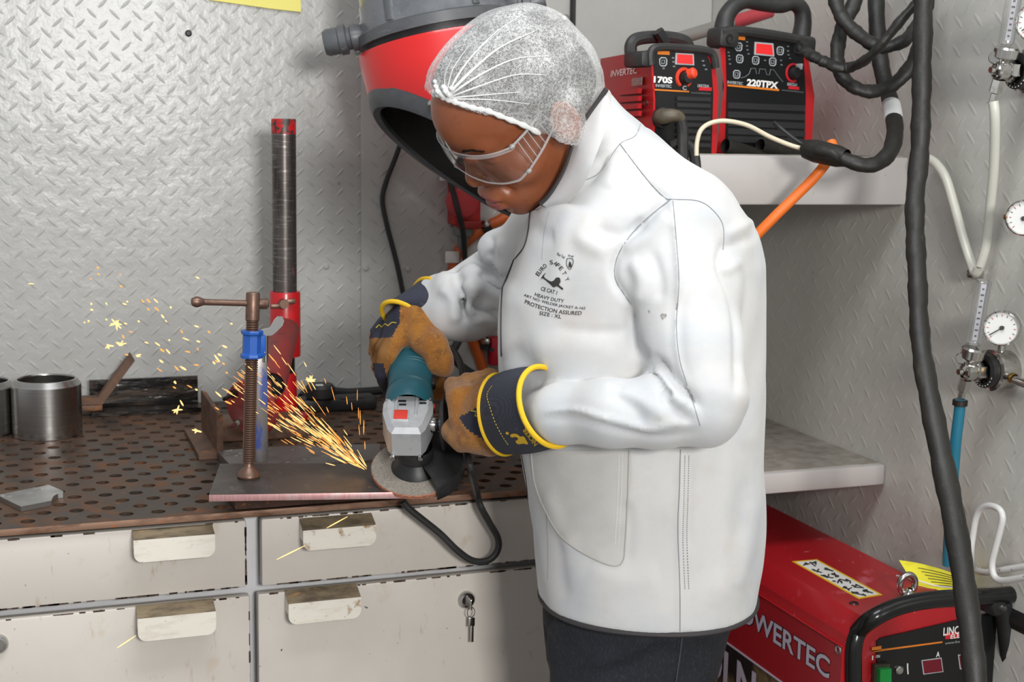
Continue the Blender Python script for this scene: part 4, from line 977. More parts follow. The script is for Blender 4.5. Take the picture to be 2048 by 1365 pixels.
g = G().lathe([(0, .002), (.012, .002), (.016, -.004), (.016, -.03)], fp.pt(1998, 1216, .04), -Y_, 22); o = g.obj('handle_joint', M_black, pt)
G().lathe([(0, .003), (.005, .003), (.006, 0)], fp.pt(2006, 1218, .042), -Y_, 14).obj('joint_bolt', M_chrome, o)
G().lathe([(.028, 0), (.028, -.05), (0, -.05)], fp.pt(2042, 1232, .03), Y_, 26).obj('reel_hub', M_black, pt)
fp.text('LINCOLN', 1915, 1259, 70, 17, .0036, .02).obj('logo_lettering', M_white, pt, 0)
fp.poly(G(), [(1888, 1278), (1950, 1272), (1950, 1259), (1888, 1266)], .003, .0034).obj('logo_band', M_logored, pt)
fp.text('ELECTRIC', 1926, 1269, 64, 9, .0042, .02).obj('logo_text', M_white, pt, 0)
fp.text('www.lincolnelectric.eu', 1925, 1281, 85, 5, .0036).obj('web_lettering', M_icon, pt, 0)
fp.poly(G(), [(1741, 1303), (1760, 1299), (1760, 1291), (1741, 1294)], .003, .0036).obj('orange_badge', M_orl, pt)
fp.poly(G(), [(1741, 1304), (1882, 1285), (1882, 1282), (1741, 1300.5)], .003, .0036).obj('orange_line', M_orl, pt)
fp.text('ON', 1753, 1312, 9, 6, .0036, .02).obj('on_lettering', M_white, pt, 0)
fp.text('I', 1742.5, 1315, 2.5, 9, .0036).obj('on_mark', M_white, pt, 0)
sw = fp.poly(G(), [(1739, 1420), (1776, 1420), (1772, 1324), (1742, 1326)], .003, .010).obj('switch_housing', mat('switch_housing', '#3c3a2c', .4), pt)
fp.poly(G(), [(1745, 1400), (1769, 1400), (1769, 1330), (1747, 1332)], .010, .018).obj('green_switch', mat('green_switch', '#14903f', .3), sw)
G().lathe([(0, .004), (.005, .004), (.007, .002), (.0075, -.003)], fp.pt(1798, 1341, .004), -Y_, 20).obj('indicator_lamp', M_chrome, pt)
G().tube([fp.pt(x, y, .004) for x, y in ((1815, 1328), (1815, 1336), (1816, 1349))], .0011, 6).obj('thermometer_icon', M_white, pt)
def disp(x0, y0, x1, y1, x2, y2, x3, y3, nm):
    o = fp.poly(G(), [(x0, y0), (x1, y1), (x2, y2), (x3, y3)], .003, .0036).obj(nm+'_frame', M_icon, pt)
    c = np.mean([(x0, y0), (x1, y1), (x2, y2), (x3, y3)], 0)
    fp.poly(G(), [tuple(c+(np.array(p)-c)*np.array((.91, .88))) for p in ((x0, y0), (x1, y1), (x2, y2), (x3, y3))], .003, .0042).obj(nm, mat('dark_red_display', '#5c0f1d', .2, emit=('#7a1020', .12)), o)
disp(1844, 1348.5, 1884, 1343, 1880, 1314.5, 1840, 1320, 'display')
disp(1917, 1338, 1957, 1333, 1953, 1304, 1913, 1309, 'display')
fp.text('A', 1873, 1308, 8, 11, .0036, .02).obj('amp_lettering', M_white, pt, 0)
# side lettering: the words stand in perspective on the left flank
def side_text(txt, ya, yb, za, zb, m, nm, bold=.03, off=.0007):
    v, f = text_geo(txt, 1.0, bold, 'LEFT'); mn, mx = v.min(0), v.max(0); v = (v-mn)/(mx-mn)
    G().add([(PX0-off, ya+(yb-ya)*a, za+(zb-za)*b) for a, b, _ in v], f).obj(nm, m, pt, 0)
def sp_(x, y): return fs.pt(x, y)
p0, p1 = sp_(1466, 1242), sp_(1662, 1354); p2_ = sp_(1662, 1330)
zb_ = sp_(1640, 1348)[2]; zt2 = sp_(1652, 1312)[2]
ylo, yhi = sp_(1464, 1240)[1], sp_(1660, 1340)[1]
side_text('POWERTEC', ylo, yhi, zb_-.0012, zt2+.0012, M_black, 'word_outline', .055, .0005)
side_text('POWERTEC', ylo, yhi, zb_, zt2, mat('lilac_print', '#c9bfd0', .5), 'word_lettering', .02, .0009)
zl_ = sp_(1480, 1305)[2]
G().box((PX0-.0004, PY0+.30, zl_-.05), (.0008, .56, .10)).obj('picture_sticker', mat('sticker_dark', '#20211f', .3, layers=[('noise', 9, .45, .6, '#7d6a4a')]), pt)
G().box((PX0-.0008, PY0+.30, zl_), (.0010, .56, .003)).obj('sticker_border', mat('lilac_print', '#c9bfd0'), pt)
yb__ = fs.pt(1514, 1345)[1]
side_text('LINCOLN', yb__+.40, yb__, zl_-.085, zl_-.015, mat('lilac_print', '#c9bfd0'), 'sticker_lettering', .03, .0014)
for p in (fs.pt(1677, 1300), ): G().lathe([(.0035, .001), (.006, .002), (.0075, 0)], p, -X_, 16).obj('case_bolt', M_chrome, pt)
# flank ridge
G().box((PX0-.0005, (PY0+PY1)/2, PZ-ch-.016), (.003, PY1-PY0, .003), bev=.001).obj('flank_ridge', M_reddust, pt)
p = ftop.pt(1708, 1208); G().lathe([(.003, .001), (.0065, .002), (.008, 0)], p, Z_, 16).obj('case_bolt', M_steel_dark, pt)
ws = ftop.poly(G(), [(1717, 1199), (1765, 1191), (1634, 1120), (1584, 1124)], 0, .0006).obj('warning_sticker', mat('sticker_yellow', '#e6bd1e', .5), pt)
ftop.poly(G(), [(1718, 1196), (1757, 1190), (1632, 1122), (1592, 1126)], .0006, .0009).obj('sticker_field', M_white, ws)
wrnd = random.Random(5)
for r_ in range(2):
    for c_ in range(6):
        fa = (c_+.5)/6; e0 = np.array((1593, 1126))*(1-fa)+np.array((1718, 1196))*fa; e1 = np.array((1632, 1122))*(1-fa)+np.array((1757, 1190))*fa
        c = e0*(1-(.27+.46*r_))+e1*(.27+.46*r_); q_ = ftop.pt(*c, .0012)
        pg = G().tube([q_+np.array((wrnd.uniform(-.008, .008), wrnd.uniform(-.012, .012), 0)) for _ in range(5)], .0014, 5)
        pg.ball(q_+np.array((wrnd.uniform(-.005, .005), .007, 0)), (.003, .004, .0006), 6)
        pg.obj('pictogram', M_ink, ws)
# eye bolt and tag
eb = thing('eye_bolt', ftop.pt(1816, 1196), 'chrome lifting eye bolt on top of the floor welder', 'eye bolt')
ec = ftop.pt(1814, 1170, 0); ec = at(1815, 1169, D=(ftop.pt(1816, 1196)-CAM)@CF)
G().tube([ec+(CR*math.cos(t)*.94+Z_*math.sin(t))*.0155+Y_*math.cos(t)*.004 for t in np.linspace(0, 2*math.pi, 33)[:-1]], .0052, 12, closed=True).obj('ring', M_chrome, eb)
bp = ftop.pt(1818, 1197)
G().lathe([(.012, .0005), (.0125, .004), (.010, .008), (.006, .012), (.005, .016)], bp, Z_, 24).obj('collar', M_chrome, eb)
tagp = [(1797, 1131), (1800, 1123), (1816, 1120), (1850, 1126), (1895, 1142), (1940, 1160), (1975, 1180), (1940, 1184), (1890, 1184), (1838, 1186), (1822, 1170)]
yt = thing('paper_tag', ftop.pt(1880, 1180), 'crumpled yellow paper tag tied to the eye bolt', 'tag')
gt_ = G(); gpts = []
Dg = (ftop.pt(1830, 1190)-CAM)@CF+.03
grid = []
for i in range(13):
    row = []
    for j in range(7):
        a, b = i/12, j/6
        topx, topy = 1798+a*180, 1121+a*a*40+a*20; botx, boty = 1838+a*135, 1187-a*4
        x, y = topx*(1-b)+botx*b, topy*(1-b)+boty*b
        row.append(len(gt_.v)); gt_.v.append(tuple(at(x, y, D=Dg+.05*(1-b)+.008*math.sin(a*7+b*3))))
    grid.append(row)
for i in range(12):
    for j in range(6): gt_.f.append((grid[i][j], grid[i+1][j], grid[i+1][j+1], grid[i][j+1]))
gt_.obj('paper', mat('tag_yellow', '#ece23a', .6, layers=[('noise', 30, .55, .7, '#d9cc2c')]), yt)
for i in range(6):
    a0_, a1_ = .18+.02*i, .62+.03*(i % 3); b = .18+.11*i
    ln = []
    for a in np.linspace(a0_, a1_, 7):
        topx, topy = 1798+a*180, 1121+a*a*40+a*20; botx, boty = 1838+a*135, 1187-a*4
        ln.append(at(topx*(1-b)+botx*b, topy*(1-b)+boty*b, D=Dg+.05*(1-b)+.008*math.sin(a*7+b*3)-.001))
    G().tube(ln, .0007, 4).obj('printed_line', M_ink, yt)
G().tube([at(1793, 1152, D=Dg-.03), at(1830, 1160, D=Dg-.02), at(1870, 1172, D=Dg-.02), at(1905, 1176, D=Dg)], .0012, 6, sub=4).obj('string', M_white, yt)
# ================================================================== soft-shape engine: blended distance fields -> continuous mesh
def smin(a, b, k):
    h = np.clip(.5+.5*(b-a)/k, 0, 1); return b+(a-b)*h-k*h*(1-h)
def smax(a, b, k): return -smin(-a, -b, k)
def d_caps(p, a, b, ra, rb):
    a = np.asarray(a, np.float32); b = np.asarray(b, np.float32); ba = b-a
    t = np.clip(((p-a)@ba)/(ba@ba+1e-12), 0, 1)
    return np.linalg.norm(p-a-t[:, None]*ba, axis=1)-(ra+(rb-ra)*t)
def d_chain(p, pts, k=.01):
    d = None
    for (a, ra), (b, rb) in zip(pts[:-1], pts[1:]):
        q = d_caps(p, a, b, ra, rb); d = q if d is None else smin(d, q, k)
    return d
def d_ell(p, c, r, M=None):
    q = p-np.asarray(c, np.float32)
    if M is not None: q = q@np.asarray(M, np.float32)
    r = np.asarray(r, np.float32)
    k0 = np.linalg.norm(q/r, axis=1); k1 = np.linalg.norm(q/(r*r), axis=1)+1e-9
    return k0*(k0-1)/k1
def d_ball(p, c, r): return np.linalg.norm(p-np.asarray(c, np.float32), axis=1)-r
def polygonise(fn, lo, hi, h, relax=1):
    lo = np.asarray(lo, float); hi = np.asarray(hi, float); B = 8
    nb = np.ceil((hi-lo)/(h*B)).astype(int); n = nb*B+1
    # coarse pass
    ax = [lo[i]+(np.arange(nb[i])+.5)*h*B for i in range(3)]
    C = np.stack(np.meshgrid(*ax, indexing='ij'), -1).reshape(-1, 3).astype(np.float32)
    dc = fn(C)
    near = np.abs(dc) < h*B*1.35
    vals = np.empty(n, np.float32)
    sg = np.sign(dc).reshape(nb); sg[sg == 0] = 1
    big = np.repeat(np.repeat(np.repeat(sg, B, 0), B, 1), B, 2)
    vals[:-1, :-1, :-1] = big; vals[-1] = 1; vals[:, -1] = 1; vals[:, :, -1] = 1
    idx = np.argwhere(near.reshape(nb))
    loc = np.stack(np.meshgrid(*[np.arange(B+1)]*3, indexing='ij'), -1).reshape(-1, 3)
    for s in range(0, len(idx), 700):
        blk = idx[s:s+700]
        I = (blk[:, None, :]*B+loc[None]).reshape(-1, 3)
        v = fn((lo+I*h).astype(np.float32))
        vals[I[:, 0], I[:, 1], I[:, 2]] = v
    ins = vals < 0
    cs = sum(ins[i:n[0]-1+i, j:n[1]-1+j, k:n[2]-1+k].astype(np.int8) for i in (0, 1) for j in (0, 1) for k in (0, 1))
    act = (cs > 0) & (cs < 8)
    cells = np.argwhere(act); vid = -np.ones(act.shape, np.int64); vid[act] = np.arange(len(cells))
    acc = np.zeros((len(cells), 3)); cnt = np.zeros(len(cells))
    cor = [(i, j, k) for i in (0, 1) for j in (0, 1) for k in (0, 1)]
    cv = {c: vals[cells[:, 0]+c[0], cells[:, 1]+c[1], cells[:, 2]+c[2]] for c in cor}
    for c in cor:
        for a in range(3):
            if c[a]: continue
            e = list(c); e[a] = 1; e = tuple(e)
            v0, v1 = cv[c], cv[e]; m = (v0 < 0) != (v1 < 0)
            t = v0[m]/(v0[m]-v1[m]); q = np.tile(np.array(c, float), (m.sum(), 1)); q[:, a] = t
            acc[m] += q; cnt[m] += 1
    V = lo+(cells+acc/cnt[:, None])*h
    Fs = []
    for a in range(3):
        b, c = (a+1) % 3, (a+2) % 3
        s0 = [slice(None)]*3; s1 = [slice(None)]*3
        s0[a] = slice(0, n[a]-1); s1[a] = slice(1, n[a])
        A, Bv = ins[tuple(s0)], ins[tuple(s1)]
        E = np.argwhere(A != Bv)
        E = E[(E[:, b] > 0) & (E[:, c] > 0) & (E[:, b] < n[b]-1) & (E[:, c] < n[c]-1)]
        up = A[E[:, 0], E[:, 1], E[:, 2]]
        def cell(db, dc_):
            q = E.copy(); q[:, b] += db; q[:, c] += dc_; return vid[q[:, 0], q[:, 1], q[:, 2]]
        Q = np.stack([cell(-1, -1), cell(0, -1), cell(0, 0), cell(-1, 0)], 1)
        Q[~up] = Q[~up][:, ::-1]
        Fs.append(Q)
    Fq = np.concatenate(Fs); Fq = Fq[(Fq >= 0).all(1)]
    for _ in range(relax): V = relax_verts(V, Fq, .5)
    return V, Fq
def relax_verts(V, Fq, w):
    s = np.zeros_like(V); c = np.zeros(len(V))
    for i in range(4):
        a, b = Fq[:, i], Fq[:, (i+1) % 4]
        np.add.at(s, a, V[b]); np.add.at(c, a, 1)
        np.add.at(s, b, V[a]); np.add.at(c, b, 1)
    c = np.maximum(c, 1)
    return V*(1-w)+w*s/c[:, None]
def normals(V, Fq):
    a = V[Fq[:, 2]]-V[Fq[:, 0]]; b = V[Fq[:, 3]]-V[Fq[:, 1]]; fn = np.cross(a, b)
    N = np.zeros_like(V)
    for i in range(4): np.add.at(N, Fq[:, i], fn)
    return N/(np.linalg.norm(N, axis=1)[:, None]+1e-12)
def soft_mesh(name, V, Fq):
    me = bpy.data.meshes.new(name)
    me.vertices.add(len(V)); me.vertices.foreach_set('co', V.astype(np.float32).ravel())
    me.loops.add(len(Fq)*4); me.loops.foreach_set('vertex_index', Fq.astype(np.int32).ravel())
    me.polygons.add(len(Fq)); me.polygons.foreach_set('loop_start', np.arange(0, len(Fq)*4, 4, dtype=np.int32))
    me.update(calc_edges=True); me.validate(); me.shade_smooth()
    return me
def seg_dist(P, pts):
    """pixel distance of points P (N,2) to a polyline, and the parameter along it"""
    best = np.full(len(P), 1e9); par = np.zeros(len(P)); pts = np.asarray(pts, float)
    tot = len(pts)-1
    for i in range(tot):
        a, b = pts[i], pts[i+1]; ba = b-a
        t = np.clip(((P-a)@ba)/(ba@ba+1e-9), 0, 1); d = np.linalg.norm(P-a-t[:, None]*ba, axis=1)
        m = d < best; best[m] = d[m]; par[m] = (i+t[m])/tot
    return best, par
def in_poly(P, poly):
    x, y = P[:, 0], P[:, 1]; r = np.zeros(len(P), bool); n = len(poly)
    for i in range(n):
        (x0, y0), (x1, y1) = poly[i], poly[(i+1) % n]
        c = ((y0 > y) != (y1 > y)) & (x < (x1-x0)*(y-y0)/((y1-y0) if y1 != y0 else 1e-9)+x0)
        r ^= c
    return r
def fold(V, N, PX, pts, width, amp, dmax=9, dmin=0, fade=True):
    """ridge (amp>0) or crease (amp<0) following a line seen in the photo, pushed along the cloth's normal"""
    front = (N@CF) < .15
    d, t = seg_dist(PX[:, :2], spline(pts, 5))
    w = np.exp(-(d/width)**2)*front*(PX[:, 2] < dmax)*(PX[:, 2] > dmin)
    if fade: w = w*np.clip(np.minimum(t, 1-t)*5+.15, 0, 1)
    return V+N*(amp*w)[:, None]
def bvh_of(V, Fq): return BVHTree.FromPolygons([tuple(v) for v in V], [tuple(map(int, f)) for f in Fq])
def drop(bvh, x, y, lift=.001, default=None):
    """where the photo's ray meets the surface"""
    r = Vector(ray(x, y)).normalized(); h = bvh.ray_cast(Vector(CAM), r)
    if h[0] is None: return default
    return np.array(h[0])-np.array(r)*lift
def drop_line(bvh, pts, lift=.001, sub=6):
    out = []
    for x, y in spline(pts, sub):
        q = drop(bvh, x, y, lift)
        if q is not None and (not out or np.linalg.norm(q-out[-1]) < .08): out.append(q)
    return out

# ================================================================== the person
PD = 1.82
az = math.atan2(ray(1290, 800)[0], ray(1290, 800)[1])
E2 = np.array((math.sin(az), math.cos(az), 0)); E1 = np.array((math.cos(az), -math.sin(az), 0))
person = None
# ---- jacket: torso sections read off the outline (row, left, right, half depth)
ROWS = [(150, 1205, 1222, 0.046), (185, 1188, 1222, 0.051), (215, 1166, 1250, 0.056), (250, 1140, 1288, 0.063), (290, 1118, 1335, 0.079), (330, 1100, 1385, 0.104), (375, 1082, 1446, 0.132), (415, 1066, 1482, 0.154),
        (460, 1050, 1512, 0.167), (520, 1030, 1524, 0.172), (590, 1004, 1527, 0.172), (660, 998, 1527, 0.172), (740, 1000, 1528, 0.169), (820, 1014, 1529, 0.167), (900, 1036, 1529, 0.167), (980, 1052, 1531, 0.169), (1060, 1062, 1529, 0.171), (1120, 1067, 1526, 0.171), (1180, 1073, 1518, 0.169), (1260, 1080, 1508, 0.167)]
_z = []; _c = []; _a = []; _b = []
c0 = None
for y, l, r, b in ROWS:
    pl_, pr_ = at(l, y, D=PD), at(r, y, D=PD); m = (pl_+pr_)/2
    _z.append(m[2]); _c.append(m@E1); _a.append((pr_-pl_)@E1/2); _b.append(b)
_z = np.array(_z)[::-1]; _c = np.array(_c)[::-1]; _a = np.array(_a)[::-1]; _b = np.array(_b)[::-1]
C2 = at(1290, 800, D=PD)@E2
NECKC = at(1195, 250, D=1.77)@E2
def d_torso(p, grow=0.0):
    z = p[:, 2]; u = p@E1.astype(np.float32)-np.interp(z, _z, _c); 
    cz = np.interp(z, [_z[0], at(1280, 420, D=PD)[2], at(1200, 250, D=PD)[2]], [C2, C2, NECKC])
    v = p@E2.astype(np.float32)-cz
    a = np.interp(z, _z, _a)+grow; b = np.interp(z, _z, _b)+grow
    n = 2.35
    q = (np.abs(u/a)**n+np.abs(v/b)**n)**(1/n)
    return ((q-1)*np.minimum(a, b)).astype(np.float32)
HEMZ = .817
def A(x, y, D): return at(x, y, D=D)
near_arm = [(A(1350, 482, 1.690), .069), (A(1360, 580, 1.660), .069), (A(1384, 700, 1.635), .060), (A(1406, 800, 1.615), .050), (A(1404, 832, 1.610), .0375)]
near_fore = [(A(1408, 826, 1.610), .0390), (A(1320, 820, 1.610), .0430), (A(1220, 826, 1.612), .0395), (A(1120, 828, 1.650), .0350), (A(1040, 828, 1.745), .0315), (A(1000, 828, 1.80), .030)]
far_arm = [(A(1120, 470, 1.92), .075), (A(1040, 545, 1.985), .058), (A(985, 577, 2.01), .0535), (A(935, 606, 2.005), .051), (A(898, 612, 2.00), .0440), (A(878, 608, 2.005), .036)]
SH1, SH2 = A(1300, 395, 1.72), A(1365, 440, 1.690)
def jacket_fn(p):
    d = d_torso(p)
    d = smin(d, d_caps(p, SH1, SH2, .055, .066), .05)
    arm = d_chain(p, near_arm, .02)
    d = smin(d, smax(arm, (p[:, 2]-SH2[2]).astype(np.float32)-.09, .02), .010)
    d = smin(d, d_chain(p, near_fore, .015), .009)
    fa = d_chain(p, far_arm, .02)
    fa = smin(fa, d_ball(p, A(1000, 505, 1.965), .034), .008)
    fa = smin(fa, d_ball(p, A(900, 575, 1.975), .026), .008)
    fa = smin(fa, d_ball(p, A(950, 560, 1.965), .026), .008)
    for q0, q1 in ((A(945, 505, 1.975), A(1005, 562, 1.935)), (A(908, 535, 1.985), A(934, 640, 1.950)), (A(965, 600, 1.950), A(1010, 625, 1.945))):
        fa = smax(fa, -d_caps(p, q0, q1, .0065, .0065), .014)
    d = smin(d, fa, .012)
    d = smax(d, (HEMZ-p[:, 2]).astype(np.float32), .004)
    # collar: slanting opening around neck and jaw
    return d
# collar cut: everything in front of the trim line seen in the photo is open
CUT = [(1212, 176), (1180, 218), (1152, 258), (1138, 300), (1122, 345), (1102, 380), (1078, 410)]
ck = np.array([A(x, y, 1.70) for x, y in CUT])
cn = unit(np.cross(unit(ck[-1]-ck[0]), CF)); 
if cn@(A(950, 250, 1.7)-A(1150, 300, 1.7)) < 0: cn = -cn
co = ck.mean(0)
def collar_cut(p):
    return ((p-co)@cn).astype(np.float32)
NK0, NK1 = A(1100, 270, 1.725), A(1225, 420, 1.80)
def jacket_full(p):
    d = jacket_fn(p)
    up = p[:, 2] > A(1200, 424, 1.7)[2]
    cut = np.where(up, collar_cut(p)+.004, -1).astype(np.float32)
    d = np.where(up, np.maximum(d, cut), d)
    # hollow neck
    return np.maximum(d, -d_caps(p, NK0, NK1, .066, .030)).astype(np.float32)
allp = np.array([q for q, r in near_arm+near_fore+far_arm]+[A(1212, 170, PD), A(1530, 700, PD), A(1530, 700, PD+.2), A(1530, 700, PD-.2), A(1000, 700, PD-.2), A(1000, 700, PD+.2)])
lo = allp.min(0)-.08; hi = allp.max(0)+.08; lo[2] = HEMZ-.02; hi[2] = A(1212, 140, PD)[2]
JV, JF = polygonise(jacket_full, lo, hi, .0044, 2)
# cloth folds traced from the photo
def do_folds(V, F_, folds):
    for f_ in folds:
        N_ = normals(V, F_); PXs = pix(V)
        V = fold(V, N_, PXs, *f_)
    return V
FOLDS = [
    ([(1345, 400), (1352, 470), (1358, 560), (1352, 650), (1358, 720), (1380, 790), (1398, 850)], 7, .0050, 1.735),   # raised sleeve seam
    ([(1358, 580), (1352, 650), (1362, 740), (1388, 820)], 13, -.0045, 1.735),
    ([(1340, 398), (1300, 430), (1262, 470), (1232, 515), (1230, 560), (1262, 608)], 8, -.0085, 9),                        # armhole crease
    ([(1262, 608), (1262, 660), (1274, 700), (1292, 718)], 11, -.0100, 9),
    ([(1300, 715), (1325, 732), (1345, 755), (1372, 785), (1396, 815)], 9, -.0105, 1.735),                              # elbow creases
    ([(1288, 745), (1310, 748), (1332, 775), (1352, 800), (1390, 822)], 9, .0075, 1.735),
    ([(1340, 780), (1330, 800), (1350, 820), (1378, 842)], 8, -.0065, 1.735),
    ([(1290, 728), (1318, 760), (1338, 800)], 9, -.0080, 1.735),
    ([(1262, 520), (1285, 560), (1280, 610)], 14, .0060, 1.735), ([(1302, 500), (1320, 560), (1318, 600)], 10, -.0035, 1.735),
    ([(1245, 500), (1300, 470), (1340, 430)], 18, .0050, 1.735),
    ([(1085, 824), (1150, 822), (1210, 838), (1260, 850), (1300, 860), (1345, 848), (1395, 850)], 7, .0048, 1.74),     # lower forearm ridge
    ([(1085, 838), (1150, 836), (1210, 852), (1300, 874), (1395, 866)], 8, -.0030, 1.74),
    ([(1250, 760), (1235, 790), (1270, 820), (1290, 850)], 14, -.0040, 1.74), ([(1200, 770), (1280, 800), (1340, 845)], 12, .0030, 1.735),
    ([(1448, 480), (1440, 530), (1462, 590), (1474, 650), (1476, 720), (1470, 790)], 8, -.0065, 1.80),                 # arm against the back
    ([(1480, 520), (1450, 540), (1440, 520)], 10, .0040, 9), ([(1440, 500), (1490, 480), (1515, 470)], 9, -.0035, 9), ([(1450, 470), (1490, 450), (1510, 440)], 10, .0035, 9),
    ([(1190, 430), (1165, 470), (1180, 490), (1215, 505)], 16, .0050, 9), ([(1190, 455), (1240, 470), (1290, 440)], 14, -.0050, 9), ([(1150, 400), (1135, 450), (1120, 520), (1100, 600)], 22, .0035, 9),
    ([(1062, 440), (1085, 470), (1110, 470)], 16, -.003, 9), ([(1195, 320), (1165, 345), (1140, 385)], 11, .0045, 9), ([(1240, 285), (1215, 315), (1195, 345), (1170, 370)], 9, -.0055, 9),
    ([(1240, 290), (1262, 320), (1300, 370), (1335, 398)], 6, -.0040, 9), ([(1245, 280), (1280, 272), (1285, 250)], 8, -.0030, 9),
    ([(1215, 300), (1225, 340), (1215, 380)], 16, .0040, 9), ([(1180, 300), (1200, 290), (1235, 287)], 9, .0035, 9),
    ([(1110, 655), (1190, 665), (1255, 662)], 10, -.0022, 9), ([(1060, 700), (1150, 690), (1250, 712)], 30, .0030, 9), ([(1020, 690), (1060, 740), (1090, 770)], 20, -.004, 9), ([(1022, 560), (1015, 640), (1020, 720)], 16, .0035, 9),
    ([(1365, 905), (1362, 1000), (1360, 1150), (1362, 1268)], 7, .0028, 9), ([(1380, 905), (1378, 1000), (1376, 1100)], 9, -.0030, 9),
    ([(1440, 900), (1450, 1000), (1445, 1120), (1430, 1220)], 22, .0035, 9), ([(1490, 880), (1500, 980), (1480, 1090)], 20, -.0035, 9), ([(1500, 1000), (1490, 1100), (1470, 1180)], 18, .003, 9),
    ([(1115, 1060), (1122, 1130), (1130, 1200)], 14, -.0035, 9), ([(1095, 980), (1115, 1050), (1150, 1100)], 14, .0035, 9), ([(1180, 1130), (1250, 1160), (1320, 1150)], 26, .003, 9), ([(1250, 1000), (1258, 1060), (1250, 1130)], 14, -.003, 9),
    # far sleeve
    ([(905, 548), (925, 575), (928, 610), (935, 645)], 11, -.0080, 9, 1.86), ([(930, 560), (945, 590), (940, 640)], 10, .0090, 9, 1.86), ([(975, 500), (990, 535), (1012, 555)], 11, -.0080, 9, 1.86), ([(1000, 480), (1005, 520), (1025, 550)], 11, .009, 9, 1.86),
    ([(985, 470), (985, 500), (1000, 530)], 7, -.006, 9, 1.86), ([(960, 540), (985, 570), (1005, 580)], 11, -.010, 9, 1.86), ([(880, 575), (905, 600), (910, 650)], 12, .007, 9, 1.86), ([(945, 600), (970, 625), (1000, 630)], 11, -.011, 9, 1.86), ([(945, 645), (975, 640), (1000, 655)], 7, .005, 9, 1.86),
]
JV = do_folds(JV, JF, FOLDS)
rng = np.random.RandomState(3)
# slow drape variation
ph = rng.rand(6)*6
Nn = normals(JV, JF)
wv = sum(np.sin(JV@unit(rng.randn(3))*f_+ph[i]) for i, f_ in enumerate((38, 52, 61, 75, 90, 28)))
JV = JV+Nn*(.0007*wv)[:, None]
JV = relax_verts(JV, JF, .25)
jb = bvh_of(JV, JF)
M_jacket = mat('welding_leather', '#c9c8c6', .72, sheen=.25, layers=[('noise', 7, .42, .72, '#b5babf'), ('noise', 10, .55, .8, '#c2bcb7'), ('noise', (60, 60, 60), .74, .80, '#b5aca2')], bump=[('noise', 30, .12, .004), ('noise', 420, .12, .0006)])
M_piping = mat('jacket_piping', '#353233', .7)
M_seam = mat('seam_thread', '#83868a', .8)
M_pocket = mat('pocket_suede', '#bdbbb7', .8, layers=[('noise', 12, .42, .7, '#b1afaa'), ('noise', 60, .62, .72, '#b8b3a9')], bump=('noise', 300, .2, .0008))
# ---- head frame (x = wearer's right, y = forward, z = up)
HO = np.array((0.5975, 1.6209, 1.4701)); HS = .985
def _rot(a, b, c):
    Rz = np.array([[math.cos(a), -math.sin(a), 0], [math.sin(a), math.cos(a), 0], [0, 0, 1]])
    Rx = np.array([[1, 0, 0], [0, math.cos(b), -math.sin(b)], [0, math.sin(b), math.cos(b)]])
    Ry = np.array([[math.cos(c), 0, math.sin(c)], [0, 1, 0], [-math.sin(c), 0, math.cos(c)]])
    return Rz@Rx@Ry
HR = _rot(1.5439, -.7340, -.3660)
def H(x, y, z): return HO+HR@np.array((x, y, z))*HS
def toH(p): return ((p-HO.astype(np.float32))@HR.astype(np.float32))/HS
def head_fn(pw, neck=True, ears=True):
    p = toH(pw)
    ax_ = np.abs(p[:, 0]); s = np.stack([ax_, p[:, 1], p[:, 2]], 1)      # mirrored
    d = d_ell(p, (0, -.006, .042), (.0730, .090, .076))
    d = smin(d, d_ell(p, (0, .022, .046), (.0665, .086, .066)), .02)
    d = smin(d, d_ell(p, (0, .030, -.035), (.0610, .064, .080)), .03)
    d = smin(d, d_ell(p, (0, .048, -.088), (.0440, .044, .030)), .025)
    d = smin(d, d_ball(p, (0, .0705, -.104), .0175), .020)
    d = smin(d, d_ball(s, (.042, .055, -.030), .0265), .018)
    d = smin(d, d_caps(s, (.0, .086, .020), (.036, .078, .021), .0125, .0115), .014)
    d = smax(d, -d_ell(s, (.0315, .101, .000), (.017, .015, .012)), .014)
    d = smin(d, d_ell(s, (.0315, .0735, .0005), (.0145, .0145, .0125)), .006)
    d = smin(d, d_caps(s, (.019, .0885, -.0035), (.043, .0785, -.0035), .0022, .0016), .004)     # lowered lid
    d = smin(d, d_ell(p, (0, .074, -.066), (.036, .030, .028)), .018)
    d = smin(d, d_caps(p, (0, .084, .014), (0, .1020, -.026), .0090, .0105), .010)
    d = smin(d, d_ball(p, (0, .1035, -.031), .0118), .007)
    d = smin(d, d_ell(s, (.0140, .0935, -.0365), (.0085, .0105, .0085)), .006)
    d = smax(d, -d_ell(s, (.0080, .0985, -.0450), (.0042, .0060, .0040)), .003)
    d = smax(d, -d_caps(s, (.0235, .094, -.030), (.0330, .083, -.058), .0012, .0012), .016)
    d = smin(d, d_ell(s, (.0075, .0990, -.0632), (.0180, .0110, .0078)), .005)
    d = smin(d, d_ell(p, (0, .0980, -.0800), (.0215, .0115, .0092)), .006)
    d = smax(d, -d_ell(p, (0, .1070, -.0712), (.0250, .0125, .0013)), .0025)
    d = smax(d, -d_ell(p, (0, .0975, -.0945), (.018, .006, .0045)), .008)
    e = d_ell(s, (.0770, -.014, -.010), (.0085, .0200, .0315))
    e = smax(e, -d_ell(s, (.0850, -.011, -.006), (.0060, .0120, .0190)), .004)
    if ears: d = smin(d, e, .006)
    if neck:
        d = smin(d, d_caps(p, (0, -.028, -.07), (0, -.066, -.185), .050, .052), .03)
    return (d*HS).astype(np.float32)
corners = np.array([H(x, y, z) for x in (-.1, .1) for y in (-.13, .13) for z in (-.15, .14)])
HV, HF = polygonise(head_fn, corners.min(0), corners.max(0), .0021, 1)
